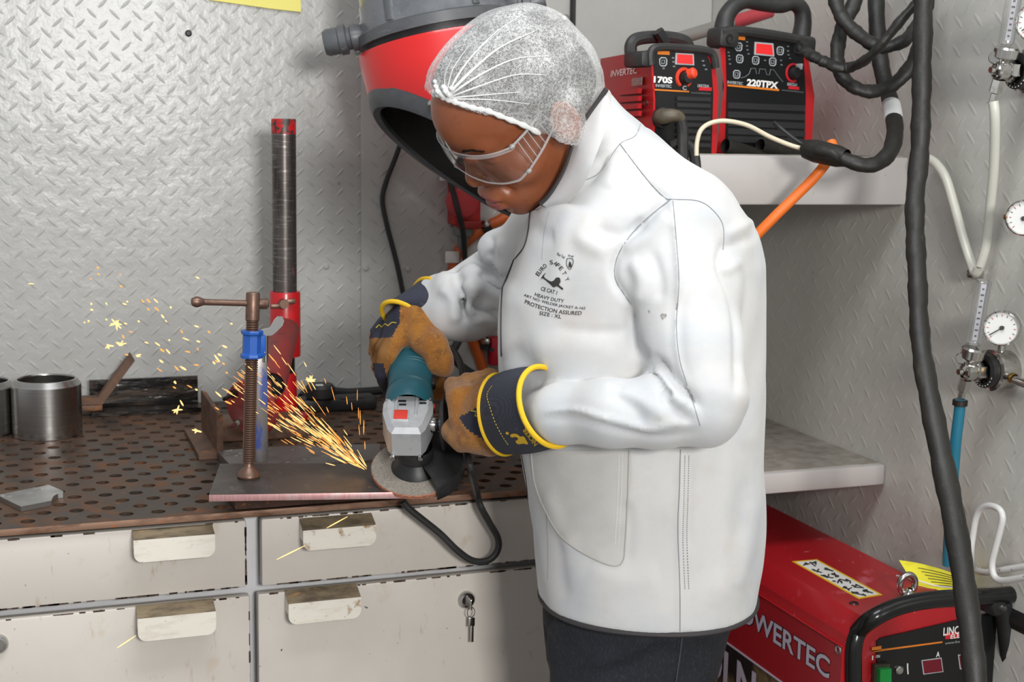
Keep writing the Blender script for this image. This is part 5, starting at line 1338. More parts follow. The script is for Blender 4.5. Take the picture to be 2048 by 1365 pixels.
# ---- the rest of the body, inside the clothes
HIP = A(1295, 1230, PD); HIP = HIP+E2*(C2-HIP@E2)
LEGN = [(HIP-E2*.060, .056), (HIP-E2*.064-Z_*.42, .044), (np.array((*(HIP-E2*.066)[:2], .09)), .034)]
LEGF = [(HIP+E2*.060, .056), (HIP+E2*.064-Z_*.42, .044), (np.array((*(HIP+E2*.066)[:2], .09)), .034)]
def shr(ch, k): return [(q, r*k) for q, r in ch]
HANDF, HANDN = A(815, 655, 2.02), A(945, 822, 1.78)
def body_fn(p):
    d = d_torso(p, -.045)
    d = smax(d, (p[:, 2]-A(1240, 330, PD)[2]).astype(np.float32), .03)
    d = smin(d, d_caps(p, H(0, -.06, -.12), A(1240, 400, PD), .046, .050), .04)
    for ch in (shr(near_arm, .58), shr(near_fore, .66)+[(A(985, 828, 1.800), .016)], shr(far_arm, .38)+[(A(835, 640, 2.015), .018)]): d = smin(d, d_chain(p, ch, .02), .02)
    d = smin(d, d_caps(p, HIP-E2*.05, HIP+E2*.05, .075, .075), .04)
    for ch in (LEGN, LEGF): d = smin(d, d_chain(p, ch, .02), .03)
    for ch in (LEGN, LEGF): d = smin(d, d_caps(p, ch[-1][0]-Z_*.045, ch[-1][0]-Z_*.055-E1*.13, .034, .028), .02)
    return d
pts_ = np.array([HANDF, HANDN, A(1540, 700, PD-.25), A(1540, 700, PD+.25), A(1000, 700, PD-.25), A(1000, 700, PD+.25), A(1400, 830, 1.52), np.array((*HIP[:2], 0.0)), A(1240, 250, PD)])
lo = pts_.min(0)-.10; hi = pts_.max(0)+.10; lo[2] = .0; hi[2] = 1.45
BV, BF = polygonise(body_fn, lo, hi, .014, 1)
M_skin = mat('skin', '#8d5032', .38, sss=.08, layers=[('noise', 14, .40, .70, '#97593a'), ('noise', 55, .60, .75, '#7c442a'), ('noise', 220, .68, .75, '#693723')], bump=('noise', 500, .12, .0006), spec=.5)
M_lips = mat('lips', '#91504a', .32, layers=[('noise', (200, 60, 60), .45, .7, '#7c403c')])
V = np.concatenate([HV, BV]); Fq = np.concatenate([HF, BF+len(HV)])
me = soft_mesh('person', V, Fq)
person = link('person', me, M_skin)
me.materials.append(M_lips)
L_ = toH(HV.astype(np.float32)); 
up = (((L_[:, 0]/.0245)**2+((L_[:, 2]+.0640)/.0068)**2) < 1) & (L_[:, 1] > .085)
lw = (((L_[:, 0]/.0225)**2+((L_[:, 2]+.0795)/.0082)**2) < 1) & (L_[:, 1] > .085)
lipv = np.zeros(len(V), bool); lipv[:len(HV)] = up | lw
mi = np.zeros(len(Fq), np.int32); mi[lipv[Fq].sum(1) >= 3] = 1
me.polygons.foreach_set('material_index', mi[:len(me.polygons)])
tag(person, 'person in white welding jacket, hairnet and goggles bending over an angle grinder', 'person')
hb_ = bvh_of(HV, HF)
# brows
M_hair = mat('black_hair', '#120d0b', .6, layers=[('noise', 300, .45, .65, '#231a15')], bump=('noise', 400, .8, .003))
for s in (-1, 1):
    g = G(); rnd = random.Random(3)
    for k in range(60):
        t = k/59; x = s*(.015+.031*t); z = .0215+.0045*math.sin(t*2.6)-.004*t*t
        o_ = np.array((x, .0+.13, z+rnd.uniform(-.0022, .0022)*(1-.5*t)))
        h = hb_.ray_cast(Vector(H(*o_)), Vector(HR@np.array((0, -1, 0))))
        if h[0] is None: continue
        q = np.array(h[0]); dv = HR@np.array((s*.0045, -.0012, .0016))
        g.tube([q, q+dv*.5+HR@np.array((0, .0007, 0)), q+dv], [.0008, .0007, .0002], 4)
    g.obj('eyebrow', M_hair, person)['kind'] = 'stuff'
# hair cap
def zedge(y): return np.interp(y, [-.1, -.06, -.015, .005, .016, .032, .046, .0587, .068, .079, .0866, .12], [-.062, -.056, -.050, -.032, -.010, .019, .0437, .064, .075, .089, .102, .128])
def hair_fn(pw):
    p = toH(pw)
    hd_ = head_fn(pw, False, False)/HS; d = smin(hd_-.0042, d_ell(p, (0, -.050, .0), (.061, .060, .058)), .02)-.0008*np.sin(p[:, 0]*260)*np.sin(p[:, 1]*240)*np.sin(p[:, 2]*250)
    d = np.maximum(d, (zedge(p[:, 1])+.011)-p[:, 2])
    d = np.maximum(d, d_ball(np.abs(p)*np.array((-1, 1, 1), np.float32)+np.array((0, 0, 0), np.float32), (-.085, .014, .010), .001)*-1+.0) if False else d
    d = np.maximum(d, -(hd_+.002))
    return (d*HS).astype(np.float32)
V, Fq = polygonise(hair_fn, corners.min(0)-.03, corners.max(0)+.03, .0036, 1)
link('hair', soft_mesh('hair', V, Fq), M_hair, person)
# ---- hairnet
GA = toH(at(890, 192, D=1.642)[None].astype(np.float32))[0].astype(float)     # gather at the front
def net_fn(pw):
    p = toH(pw)
    d = d_ell(p, (0, -.012, .043), (.0840, .0990, .0810))
    d = smin(d, d_ell(p, (0, -.052, -.006), (.070, .066, .066)), .03)
    d = smin(d, d_ell(p, (-.006, .046, .082), (.050, .046, .044)), .03)
    d = smin(d, d_caps(p, (0, .06, .075), GA, .024, .009), .02)
    d = smin(d, head_fn(pw, False)/HS-.0065, .014)
    # pleats radiating from the gather
    r = p-GA.astype(np.float32); ang = np.arctan2(r[:, 0], r[:, 2]*.8-r[:, 1]*.6); dist = np.linalg.norm(r, axis=1)
    d = d-.0022*np.cos(ang*13+1.0)*np.clip(dist/.03, 0, 1)*np.exp(-dist/.12)
    d = d-.0008*np.sin(p[:, 0]*90+p[:, 1]*70)*np.sin(p[:, 2]*80)
    d = np.abs(d)-.0004 if False else d
    wob = .0025*np.sin(p[:, 1]*160)+.0018*np.sin(p[:, 1]*330+1)
    d = np.maximum(d, (zedge(p[:, 1])-.002+.5*wob)-p[:, 2])
    return (d*HS).astype(np.float32)
V, Fq = polygonise(net_fn, corners.min(0)-.05, corners.max(0)+.05, .0030, 2)
# open the underside: keep only faces on the outer skin
cen = V[Fq].mean(1).astype(np.float32); Pc = toH(cen)
fnN = np.cross(V[Fq[:, 2]]-V[Fq[:, 0]], V[Fq[:, 3]]-V[Fq[:, 1]]); fnN /= np.linalg.norm(fnN, axis=1)[:, None]+1e-12
loc_n = fnN@HR
und = (Pc[:, 2] < zedge(Pc[:, 1])+.006) & (loc_n@unit((0, .62, -.78)) > .60)
Fq = Fq[~und]
def net_mat():
    m = bpy.data.materials.new('hairnet_fibre'); m.use_nodes = True; nt = m.node_tree; N = nt.nodes; L = nt.links; N.clear()
    out = N.new('ShaderNodeOutputMaterial'); tc = N.new('ShaderNodeTexCoord')
    v1 = N.new('ShaderNodeTexVoronoi'); v1.feature = 'DISTANCE_TO_EDGE'; v1.inputs['Scale'].default_value = 520
    ns = N.new('ShaderNodeTexNoise'); ns.inputs['Scale'].default_value = 300; ns.inputs['Detail'].default_value = 3
    big = N.new('ShaderNodeTexNoise'); big.inputs['Scale'].default_value = 30
    for n_ in (v1, ns, big): L.new(tc.outputs['Object'], n_.inputs['Vector'])
    r1 = N.new('ShaderNodeMapRange'); r1.inputs['From Min'].default_value = .02; r1.inputs['From Max'].default_value = .16; r1.inputs['To Min'].default_value = 1; r1.inputs['To Max'].default_value = .22
    L.new(v1.outputs['Distance'], r1.inputs['Value'])
    r2 = N.new('ShaderNodeMapRange'); r2.inputs['From Min'].default_value = .42; r2.inputs['From Max'].default_value = .62; r2.inputs['To Min'].default_value = .12; r2.inputs['To Max'].default_value = .85
    L.new(ns.outputs['Fac'], r2.inputs['Value'])
    mx = N.new('ShaderNodeMath'); mx.operation = 'MAXIMUM'; L.new(r1.outputs[0], mx.inputs[0]); L.new(r2.outputs[0], mx.inputs[1])
    r3 = N.new('ShaderNodeMapRange'); r3.inputs['From Min'].default_value = .35; r3.inputs['From Max'].default_value = .7; r3.inputs['To Min'].default_value = .50; r3.inputs['To Max'].default_value = .88
    L.new(big.outputs['Fac'], r3.inputs['Value'])
    ml = N.new('ShaderNodeMath'); ml.operation = 'MULTIPLY'; L.new(mx.outputs[0], ml.inputs[0]); L.new(r3.outputs[0], ml.inputs[1])
    tr = N.new('ShaderNodeBsdfTransparent'); df = N.new('ShaderNodeBsdfDiffuse'); df.inputs[0].default_value = (.86, .86, .85, 1)
    tl = N.new('ShaderNodeBsdfTranslucent'); tl.inputs[0].default_value = (.8, .8, .8, 1)
    md = N.new('ShaderNodeMixShader'); md.inputs[0].default_value = .25; L.new(df.outputs[0], md.inputs[1]); L.new(tl.outputs[0], md.inputs[2])
    ms = N.new('ShaderNodeMixShader'); L.new(ml.outputs[0], ms.inputs[0]); L.new(tr.outputs[0], ms.inputs[1]); L.new(md.outputs[0], ms.inputs[2])
    L.new(ms.outputs[0], out.inputs[0]); return m
M_net = net_mat()
M_netsolid = mat('hairnet_pleat', '#dedfdd', .8, bump=('noise', 300, .5, .002))
net = link('hairnet', soft_mesh('hairnet', V, Fq), M_net, person); net['label'] = 'white see-through bouffant hairnet'
nb_ = bvh_of(V, Fq)
PLE = [([(893, 192), (930, 130), (985, 70), (1045, 28)], 2.2), ([(893, 190), (905, 140), (935, 95)], 2.0), ([(895, 190), (945, 140), (1000, 95), (1070, 62)], 3.2), ([(897, 192), (960, 150), (1030, 118), (1100, 112)], 2.2),
       ([(900, 194), (960, 172), (1030, 150), (1090, 150)], 1.6), ([(900, 196), (970, 190), (1040, 184)], 1.4), ([(898, 186), (915, 150), (950, 105), (1000, 62)], 1.6), ([(890, 188), (890, 150), (905, 115)], 1.4), ([(905, 198), (985, 200), (1060, 208)], 1.2)]
for pts, w_ in PLE:
    ln = drop_line(nb_, pts, .0006)
    if len(ln) > 5: G().tube(ln, [w_*1.7/F*(1.15-.95*i/len(ln)) for i in range(len(ln))], 8, flat=.6).obj('pleat', M_netsolid, net)
hemp = [(866, 186), (880, 196), (897, 204), (920, 212), (950, 221), (975, 226), (1010, 240), (1050, 256), (1085, 275), (1110, 292), (1128, 297)]
ln = drop_line(nb_, [(x, y-4) for x, y in hemp], .0004)
if len(ln) > 5: G().tube(ln, [.0030+.0008*math.sin(i*1.7) for i in range(len(ln))], 8, flat=.7).obj('elastic_hem', M_netsolid, net)
gb = H(*GA)
g = G(); rk = random.Random(8)
for x, y, s_ in ((892, 184, 8), (884, 190, 8), (898, 190, 7), (876, 184, 7), (872, 174, 6), (870, 164, 5), (868, 190, 6), (903, 178, 6), (888, 176, 7)):
    q = drop(nb_, x, y, .001)
    if q is None: q = at(x, y, D=1.625)
    k = s_*1.62/F; g.ball(q, (k*1.2, k*.9, k), 8, HR)
g.obj('gathered_knot', M_netsolid, net)
# ---- safety goggles
gg = bpy.data.objects.new('safety_goggles', None); COL.objects.link(gg); gg.location = tuple(H(0, .12, 0)); WM[gg.name] = Matrix.Translation(gg.location); attach(gg, person)
gg['label'] = 'clear wraparound safety goggles'
M_lens = clear_mat('goggle_lens', (.95, .94, .93), .04, 1.40, .018)
M_rimc = clear_mat('goggle_rim', (.95, .95, .94), .05, 1.5, .26)
def lens(phi, z):
    w_ = math.sin(phi); dr = .004*(z/.03)**2
    return H(.0765*w_+.0, .044+(.0705-dr)*max(math.cos(phi), .0)**.75, z+.002)
def ztop(phi): return .010+.017*max(math.cos(phi), 0)**.7
def zbot(phi):
    return float(np.interp(abs(phi), [0, .12, .3, .6, .9, 1.2, 1.42], [-.004, -.006, -.013, -.023, -.030, -.034, -.029]))
n1, n2 = 49, 9; g = G(); rows = []
for i in range(n1):
    ph_ = -1.42+2.84*i/(n1-1); r_ = []
    for j in range(n2):
        z = zbot(ph_)+(ztop(ph_)-zbot(ph_))*j/(n2-1); r_.append(len(g.v)); g.v.append(tuple(lens(ph_, z)))
    rows.append(r_)
for i in range(n1-1):
    for j in range(n2-1): g.f.append((rows[i][j], rows[i+1][j], rows[i+1][j+1], rows[i][j+1]))
g.obj('lens', M_lens, gg)
phs = np.linspace(-1.42, 1.42, 49)
G().tube([lens(p_, ztop(p_)) for p_ in phs], .0009, 8).obj('top_rim', M_rimc, gg)
def lens_band(f0, f1, nm):
    g = G(); k = len(phs)
    for p_ in phs: g.v += [tuple(lens(p_, f0(p_))), tuple(lens(p_, f1(p_)))]
    for i in range(k-1): g.f.append((2*i, 2*i+2, 2*i+3, 2*i+1))
    g.obj(nm, M_rimc, gg, 60)
lens_band(lambda p_: ztop(p_)-.0055, lambda p_: ztop(p_)+.0002, 'brow_band')
lens_band(lambda p_: zbot(p_)-.0002, lambda p_: zbot(p_)+.0030, 'cheek_band')
G().tube([lens(p_, zbot(p_)) for p_ in phs], .0008, 8).obj('bottom_rim', M_rimc, gg)
for s in (-1, 1):
    fr0, fr1 = lens(s*1.42, ztop(1.42)), lens(s*1.42, zbot(1.42))
    bk0, bk1 = H(s*.0755, .004, .026), H(s*.0770, .000, -.002)
    g = G().add([fr0, bk0, bk1, fr1], [(0, 1, 2, 3)]); g.obj('side_shield', M_lens, gg, 0)
    G().tube([fr0, (fr0+bk0)/2+HR@np.array((s*.003, 0, 0)), bk0], .0016, 8, sub=4).obj('temple_arm', M_rimc, gg)
    G().tube([fr1, (fr1+bk1)/2+HR@np.array((s*.003, 0, 0)), bk1], .0016, 8, sub=4).obj('temple_arm', M_rimc, gg)
    for k in range(1, 6):
        a_ = k/6.5; G().tube([fr0+(bk0-fr0)*a_+HR@np.array((s*.0015, 0, 0)), fr1+(bk1-fr1)*a_+HR@np.array((s*.0015, 0, 0))], .0006, 6).obj('shield_rib', M_rimc, gg)
    G().ball(fr0, (.0045, .004, .003), 8, HR).obj('hinge', M_rimc, gg); G().ball(fr1, (.004, .004, .003), 8, HR).obj('hinge', M_rimc, gg)

# ---- jacket objects
jk = link('jacket', soft_mesh('jacket', JV, JF), M_jacket, person); jk['label'] = 'white leather welding jacket with dark piping'
def on_jacket(name, pts, wpx, m, lift=.0006, flat=.5, sub=6, D=1.65):
    ln = drop_line(jb, pts, lift, sub)
    if len(ln) < 3: return None
    return G().tube(ln, wpx*D/F/2, 7, flat=flat).obj(name, m, jk)
on_jacket('front_piping', [(1060, 424), (1057, 455), (1052, 482), (1044, 500), (1028, 520), (1012, 545), (1006, 570), (1003, 610), (1002, 660), (1003, 712)], 6, M_piping, D=1.8)
on_jacket('front_piping', [(1042, 905), (1052, 960), (1058, 1020), (1064, 1080), (1070, 1130), (1075, 1172)], 5, M_piping, D=1.8)
hem = [(1075, 1174), (1100, 1194), (1135, 1216), (1180, 1240), (1230, 1258), (1290, 1270), (1340, 1272), (1392, 1258), (1432, 1238), (1470, 1212), (1498, 1184), (1516, 1155)]
hl = []
zz = HEMZ+.002
for th in np.linspace(0, 2*math.pi, 90, endpoint=False):
    # walk out along the torso section at hem height
    a_, b_ = np.interp(zz, _z, _a), np.interp(zz, _z, _b); cc = np.interp(zz, _z, _c); n = 2.35
    c_, s_ = math.cos(th), math.sin(th); k = 1/((abs(c_/a_)**n+abs(s_/b_)**n)**(1/n))
    hl.append(E1*(cc+k*c_)+E2*(C2+k*s_)+Z_*zz)
G().tube(hl, .0034, 7, closed=True).obj('hem_piping', M_piping, jk)
# collar: standing band with dark trim
cpts = [(1213, 178), (1198, 200), (1180, 226), (1163, 252), (1150, 276), (1142, 302), (1130, 338), (1112, 372), (1095, 396), (1081, 408)]
cl3 = [A(x, y, 1.655+.045*(i/9)) for i, (x, y) in enumerate(cpts)]
out3 = [A(x, y, D) for x, y, D in ((1222, 186, 1.675), (1222, 222, 1.655), (1212, 258, 1.640), (1200, 290, 1.635), (1190, 316, 1.632), (1180, 342, 1.630), (1168, 368, 1.635), (1150, 392, 1.65), (1128, 410, 1.67), (1098, 420, 1.70))]
g = G(); P_, Q_ = spline(cl3, 4), spline(out3, 4); n_ = len(P_); m_ = 6
for i in range(n_):
    for j in range(m_+1):
        t = j/m_; bulge = -CF*.006*math.sin(math.pi*t); g.v.append(tuple(P_[i]*(1-t)+Q_[i]*t+bulge))
for i in range(n_-1):
    for j in range(m_): a = i*(m_+1)+j; g.f.append((a, a+1, a+m_+2, a+m_+1))
g.obj('collar', M_jacket, jk)
G().tube(P_-CF*.001, .0034, 8).obj('collar_trim', M_piping, jk)
# seams
for pts, w_ in (([(1342, 399), (1300, 432), (1262, 470), (1236, 512), (1230, 555), (1252, 594), (1263, 609)], 2.2),
                ([(1240, 288), (1262, 318), (1300, 366), (1330, 396), (1344, 399), (1395, 402), (1425, 420), (1446, 452), (1446, 500)], 2.0),
                ([(1346, 402), (1352, 470), (1358, 560), (1353, 650), (1360, 722), (1382, 792), (1400, 852)], 2.2),
                ([(1098, 385), (1140, 370), (1190, 352), (1215, 325), (1240, 288), (1270, 272), (1282, 245)], 1.6),
                ([(1361, 900), (1359, 980), (1356, 1060), (1360, 1180), (1360, 1264)], 2.0),
                ([(1098, 424), (1088, 470), (1084, 520)], 1.2), ([(1090, 1000), (1096, 1080), (1096, 1160)], 1.2)):
    on_jacket('seam', pts, w_, M_seam, .0003)
def on_poly(name, poly, m, lift=.0016, step=9, parent=None, bv=None):
    """patch of cloth lying on the jacket, outline read from the photo"""
    xs = [p[0] for p in poly]; ys = [p[1] for p in poly]; P2 = spline(poly, 5, True)
    gx, gy = np.arange(min(xs), max(xs)+step, step), np.arange(min(ys), max(ys)+step, step)
    vid = {}; g = G()
    def vert(i, j):
        if (i, j) in vid: return vid[(i, j)]
        x, y = gx[i], gy[j]
        d, _ = seg_dist(np.array([[x, y]]), np.vstack([P2, P2[:1]]))
        if not in_poly(np.array([[x, y]]), P2)[0]:
            k = np.argmin(((P2-np.array((x, y)))**2).sum(1)); x, y = P2[k]
        q = drop(bv or jb, x, y, lift); vid[(i, j)] = None if q is None else len(g.v)
        if q is not None: g.v.append(tuple(q))
        return vid[(i, j)]
    for i in range(len(gx)-1):
        for j in range(len(gy)-1):
            c = np.array([[gx[i]+step/2, gy[j]+step/2]])
            d, _ = seg_dist(c, np.vstack([P2, P2[:1]]))
            if not in_poly(c, P2)[0] and d[0] > step*.75: continue
            f = [vert(i, j), vert(i+1, j), vert(i+1, j+1), vert(i, j+1)]
            if None not in f: g.f.append(tuple(f))
    return g.obj(name, m, parent or jk, 60)
pk = [(1062, 902), (1068, 960), (1085, 1010), (1115, 1065), (1150, 1097), (1200, 1124), (1232, 1133), (1246, 1122), (1250, 1090), (1255, 1000), (1258, 902)]
po = on_poly('pocket', pk, M_pocket, .0022, 8)
ln = drop_line(jb, pk, .0024, 5)
G().tube(ln, .0009, 6).obj('pocket_edge', mat('pocket_edge', '#a9a8a2', .8), po)
for dx in (0, 7):
    ln = drop_line(jb, [(1246+dx-8, 910), (1243+dx-8, 1000), (1238+dx-8, 1090)], .0027, 40)
    g = G()
    for i in range(0, len(ln)-1, 2): g.tube([ln[i], ln[i+1]], .0005, 5)
    g.obj('stitching', mat('stitch', '#e6e6e2', .7), po)['kind'] = 'stuff'
for dx in (10, 18):
    ln = drop_line(jb, [(1360+dx, 912), (1358+dx, 1000), (1356+dx, 1080), (1360+dx, 1180)], .0005, 40)
    g = G()
    for i in range(0, len(ln)-1, 2): g.tube([ln[i], ln[i+1]], .0006, 5)
    g.obj('stitching', M_seam, jk)['kind'] = 'stuff'
# printing on the chest
M_print = mat('jacket_print', '#33302e', .75)
def print_text(txt, x0, y0, x1, y1, hpx, bend=0.0, par=None, bv=None, m=None, lift=.0007, bold=.012):
    v, f = text_geo(txt, 1.0, bold, 'LEFT'); mn, mx = v.min(0), v.max(0)
    a = np.array((x0, y0), float); b = np.array((x1, y1), float); u = b-a; Lp = np.linalg.norm(u); u /= Lp; w = np.array((u[1], -u[0]))
    if w[1] > 0: w = -w
    g = G(); P = []
    for q in v:
        t = (q[0]-mn[0])/(mx[0]-mn[0]); hgt = (q[1]-mn[1])/max(mx[1]-mn[1], 1e-6)
        s_ = a+u*Lp*t+w*(hgt*hpx)+w*(bend*4*t*(1-t))
        p = drop(bv or jb, s_[0], s_[1], lift)
        if p is None: return
        P.append(p)
    g.add(P, f).obj('printed_lettering', m or M_print, par or jk, 0)
print_text('HEAVY DUTY', 1069, 592, 1127, 606, 7, -2)
print_text('ART NO: WELDER JACKET A-162', 1047, 594, 1170, 621, 7, -6)
print_text('PROTECTION ASSURED', 1049, 607, 1162.5, 630.5, 8, -6.5)
print_text('SIZE : XL', 1078, 630, 1122, 638, 7.5)
print_text('CE CAT 1', 1081, 581, 1113, 590, 8)
arc = 'EURO SAFETY'; apts = spline([(1079, 551), (1087, 541), (1094, 534), (1104, 529), (1113, 534), (1122, 544), (1131, 562)], 8)
for i, chh in enumerate(arc):
    if chh == ' ': continue
    k = int(i/(len(arc)-1)*(len(apts)-2)); d_ = unit(apts[k+1]-apts[k]); a = apts[k]-d_*3
    print_text(chh, a[0], a[1], a[0]+d_[0]*6.5, a[1]+d_[1]*6.5, 8.5)
print_text('Flour Tool', 1113, 510, 1128, 518, 6)
print_text('EN 407', 1136, 513, 1147, 516, 4)
on_poly('printed_emblem', [(1079, 563), (1085, 552), (1092, 546), (1088, 554), (1101, 563), (1108, 561), (1112, 556), (1119, 556), (1121, 564), (1118, 570), (1126, 577), (1124, 580), (1114, 573), (1107, 575), (1098, 567), (1085, 557), (1079, 563)], M_print, .0008, 2.0)
ln = drop_line(jb, [(1135, 517), (1145, 518), (1146, 527), (1140, 539), (1134, 532), (1133, 522), (1135, 517)], .0008, 4); G().tube(ln, .0004, 5).obj('printed_shield', M_print, jk)
on_poly('printed_flame', [(1137, 534), (1139, 523), (1143, 529), (1142, 535)], M_print, .0008, 1.5)
def smudge(cx, cy, rx, ry, m):
    g = G(); q = drop(jb, cx, cy, .0007); rr = random.Random(int(cx)); g.v.append(tuple(q)); n = 18
    for i in range(n):
        t = 2*math.pi*i/n; k = rr.uniform(.55, 1.15); p = drop(jb, cx+rx*k*math.cos(t), cy+ry*k*math.sin(t), .0007); g.v.append(tuple(q if p is None else p))
    g.f = [(0, 1+i, 1+(i+1) % n) for i in range(n)]
    g.obj('soot_mark', m, jk, 60)
M_soot = mat('soot', '#a5a19e', .85, layers=[('noise', 300, .45, .6, '#7d7976')])
smudge(1325, 633, 5, 6, M_soot); smudge(1331, 631, 2.5, 4, M_soot); smudge(1298, 623, 2.2, 3, M_soot)

# ---- jeans and shoes
def jean_fn(p):
    d = d_torso(p, -.022); d = smax(d, (p[:, 2]-.96).astype(np.float32), .01); d = smax(d, (.80-p[:, 2]).astype(np.float32), .02)
    q = (p+((p-HIP)@E2)[:, None]*E2*.45).astype(np.float32)       # narrower across than front to back
    e = d_caps(q, HIP-E2*.07-E1*.015, HIP+E2*.07-E1*.015, .120, .120)
    for ch in (LEGN, LEGF):
        o2 = ((ch[0][0]-HIP)@E2)*.45*E2
        e = smin(e, d_chain(q, [(ch[0][0]+o2-E1*.018, .116), (ch[1][0]+o2-E1*.02, .092), (np.array((*(ch[2][0]+o2-E1*.01)[:2], .075)), .075)], .03), .03)
    return smin(d, (e*.8).astype(np.float32), .02)
pts_ = np.array([HIP+sa*E1*.25+sb_*E2*.3 for sa in (-1, 1) for sb_ in (-1, 1)]); lo = pts_.min(0); hi = pts_.max(0); lo[2] = -.02; hi[2] = 1.0
V, Fq = polygonise(jean_fn, lo, hi, .009, 2)
V = do_folds(V, Fq, [([(1110, 1215), (1092, 1260), (1088, 1310), (1086, 1360)], 9, -.008, 9), ([(1120, 1240), (1108, 1275), (1104, 1330)], 10, .006, 9), ([(1310, 1275), (1250, 1310), (1180, 1330)], 14, .006, 9), ([(1330, 1290), (1270, 1330), (1200, 1352)], 12, -.006, 9), ([(1365, 1270), (1360, 1320), (1352, 1365)], 6, .004, 9), ([(1400, 1265), (1390, 1320), (1382, 1365)], 10, -.004, 9), ([(1440, 1240), (1425, 1300), (1415, 1365)], 12, .004, 9)])
M_denim = mat('dark_denim', '#14161c', .85, layers=[('noise', 9, .4, .7, '#1c1f27'), ('noise', (500, 500, 160), .5, .72, '#2a2e38'), ('noise', 260, .73, .76, '#7c7f86')], bump=[('noise', (700, 700, 200), .3, .0008), ('noise', 30, .2, .004)])
jn = link('jeans', soft_mesh('jeans', V, Fq), M_denim, person); jn['label'] = 'dark blue denim trousers'
jnb = bvh_of(V, Fq)
ln = drop_line(jnb, [(1364, 1276), (1360, 1310), (1352, 1364)], .0005, 8)
if len(ln) > 3: G().tube(ln, .0012, 6).obj('side_seam', mat('denim_seam', '#3c4049', .8), jn)
for ch in (LEGN, LEGF):
    b = ch[2][0]; g = G()
    prof = [(-.075, .030), (-.05, .040), (.02, .046), (.10, .048), (.17, .046), (.205, .032), (.215, .012)]
    rows = []
    for t_, w_ in prof:
        c_ = np.array((*b[:2], 0))-E1*t_; hgt = .085 if t_ < .05 else .085-.25*(t_-.05)
        row = []
        for k in range(12):
            a = 2*math.pi*k/12; row.append(len(g.v)); g.v.append(tuple(c_+E2*(w_*math.cos(a))+Z_*max(.001, hgt*.5+hgt*.5*math.sin(a))))
        rows.append(row)
    for r0, r1 in zip(rows[:-1], rows[1:]):
        for k in range(12): g.f.append((r0[k], r0[(k+1) % 12], r1[(k+1) % 12], r1[k]))
    g.f.append(tuple(rows[0])); g.f.append(tuple(rows[-1]))
    g.obj('shoe', M_black, person, 60)
# ================================================================== angle grinder
Hd = at(815, 850, D=1.875); rear = at(827, 690, D=2.035)
gb = unit(rear-Hd); gl = unit(np.cross(gb, Z_)); gu = np.cross(gl, gb)
GM = np.stack([gl, gb, gu], 1)
def gp(x, y, z): return Hd+GM@np.array((x, y, z))
M_teal_body = mat('grinder_teal', '#17505c', .45, layers=[('noise', 30, .5, .75, '#1d5965')])
M_cast = mat('grinder_casting', '#c6c8ca', .36, .45, layers=[('noise', 40, .5, .72, '#b4b6b8', .42), ('noise', 160, .66, .74, '#7d7c79')])
M_disc = mat('grinding_disc', '#8d867c', .8, layers=[('noise', 400, .45, .6, '#776f66'), ('noise', 60, .55, .7, '#9b948a')])
M_discedge = mat('disc_edge', '#a06a52', .8, layers=[('noise', 300, .45, .6, '#845340')])
gr = thing('angle_grinder', gp(0, 0, -.075), 'teal and silver angle grinder with black guard throwing sparks off the plate', 'angle grinder')
G().lathe([(.030, .030), (.0345, .040), (.0345, .060), (.0320, .072), (.0318, .100), (.0328, .102), (.0328, .150), (.0318, .152), (.031, .190), (.028, .225), (.020, .240), (0, .242)], Hd, gb, 36, gu).obj('motor_body', M_teal_body, gr)
for y in (.066, .070, .112, .118, .140): G().lathe([(.0327, y-.0006), (.0336, y), (.0327, y+.0006)], Hd, gb, 36).obj('grip_line', M_teal_body, gr)
sw = G().box(gp(.033, .10, .004), (.008, .035, .012), GM, .003).obj('switch', M_black, gr)
head = [(-.031, .046), (.031, .046), (.035, .030), (.035, .010), (.026, -.026), (.020, -.036), (-.020, -.036), (-.026, -.026), (-.035, .010), (-.035, .030)]
gh = G().prism(head, Hd, GM, -.026, .012)
inn = [(x*.80, y*.86+.002) for x, y in head]; k = len(gh.v)
n_ = len(head)
gh.add([Hd+GM@np.array((x, y, .012)) for x, y in head]+[Hd+GM@np.array((x, y, .018)) for x, y in inn], [(i, (i+1) % n_, n_+(i+1) % n_, n_+i) for i in range(n_)]+[tuple(range(n_, 2*n_))])
ho = gh.obj('gear_head', M_cast, gr, 25)
for x in (-.016, .012): G().tube([gp(x, .040, .0185), gp(x*1.0, .020, .0195), gp(x*.95, -.002, .0185)], .0022, 8).obj('casting_rib', M_cast, ho)
G().tube([gp(.027, .034, .0165), gp(.025, .005, .0165), gp(.017, -.024, .0165)], .0016, 8).obj('casting_rib', M_cast, ho)
G().tube([gp(-.027, .034, .0165), gp(-.025, .005, .0165), gp(-.017, -.024, .0165)], .0016, 8).obj('casting_rib', M_cast, ho)
for x, y, w_ in ((-.0085, .030, .011), (-.0075, .022, .010), (.0205, .034, .011), (.0205, .026, .010)): G().box(gp(x, y, .0180), (w_, .0045, .0012), GM, .0003).obj('vent_slot', M_black, ho)
for x, y in ((-.028, .036), (.028, .040)): G().lathe([(0, .0015), (.0022, .0016), (.0042, .0005), (.0045, -.002)], gp(x, y, .0150), gu, 14).obj('casting_screw', M_chrome, ho)
for x in (-.019, .019): G().lathe([(0, .004), (.0035, .004), (.0040, 0)], gp(x, -.037, -.028), -gb, 12).obj('casting_screw', M_chrome, ho)
G().box(gp(-.009, -.003, .0182), (.023, .023, .003), GM, .001).obj('button_frame', M_cast, ho)
G().box(gp(-.009, -.003, .0198), (.019, .019, .004), GM, .0012).obj('spindle_lock', mat('button_red', '#d2392c', .35), ho)
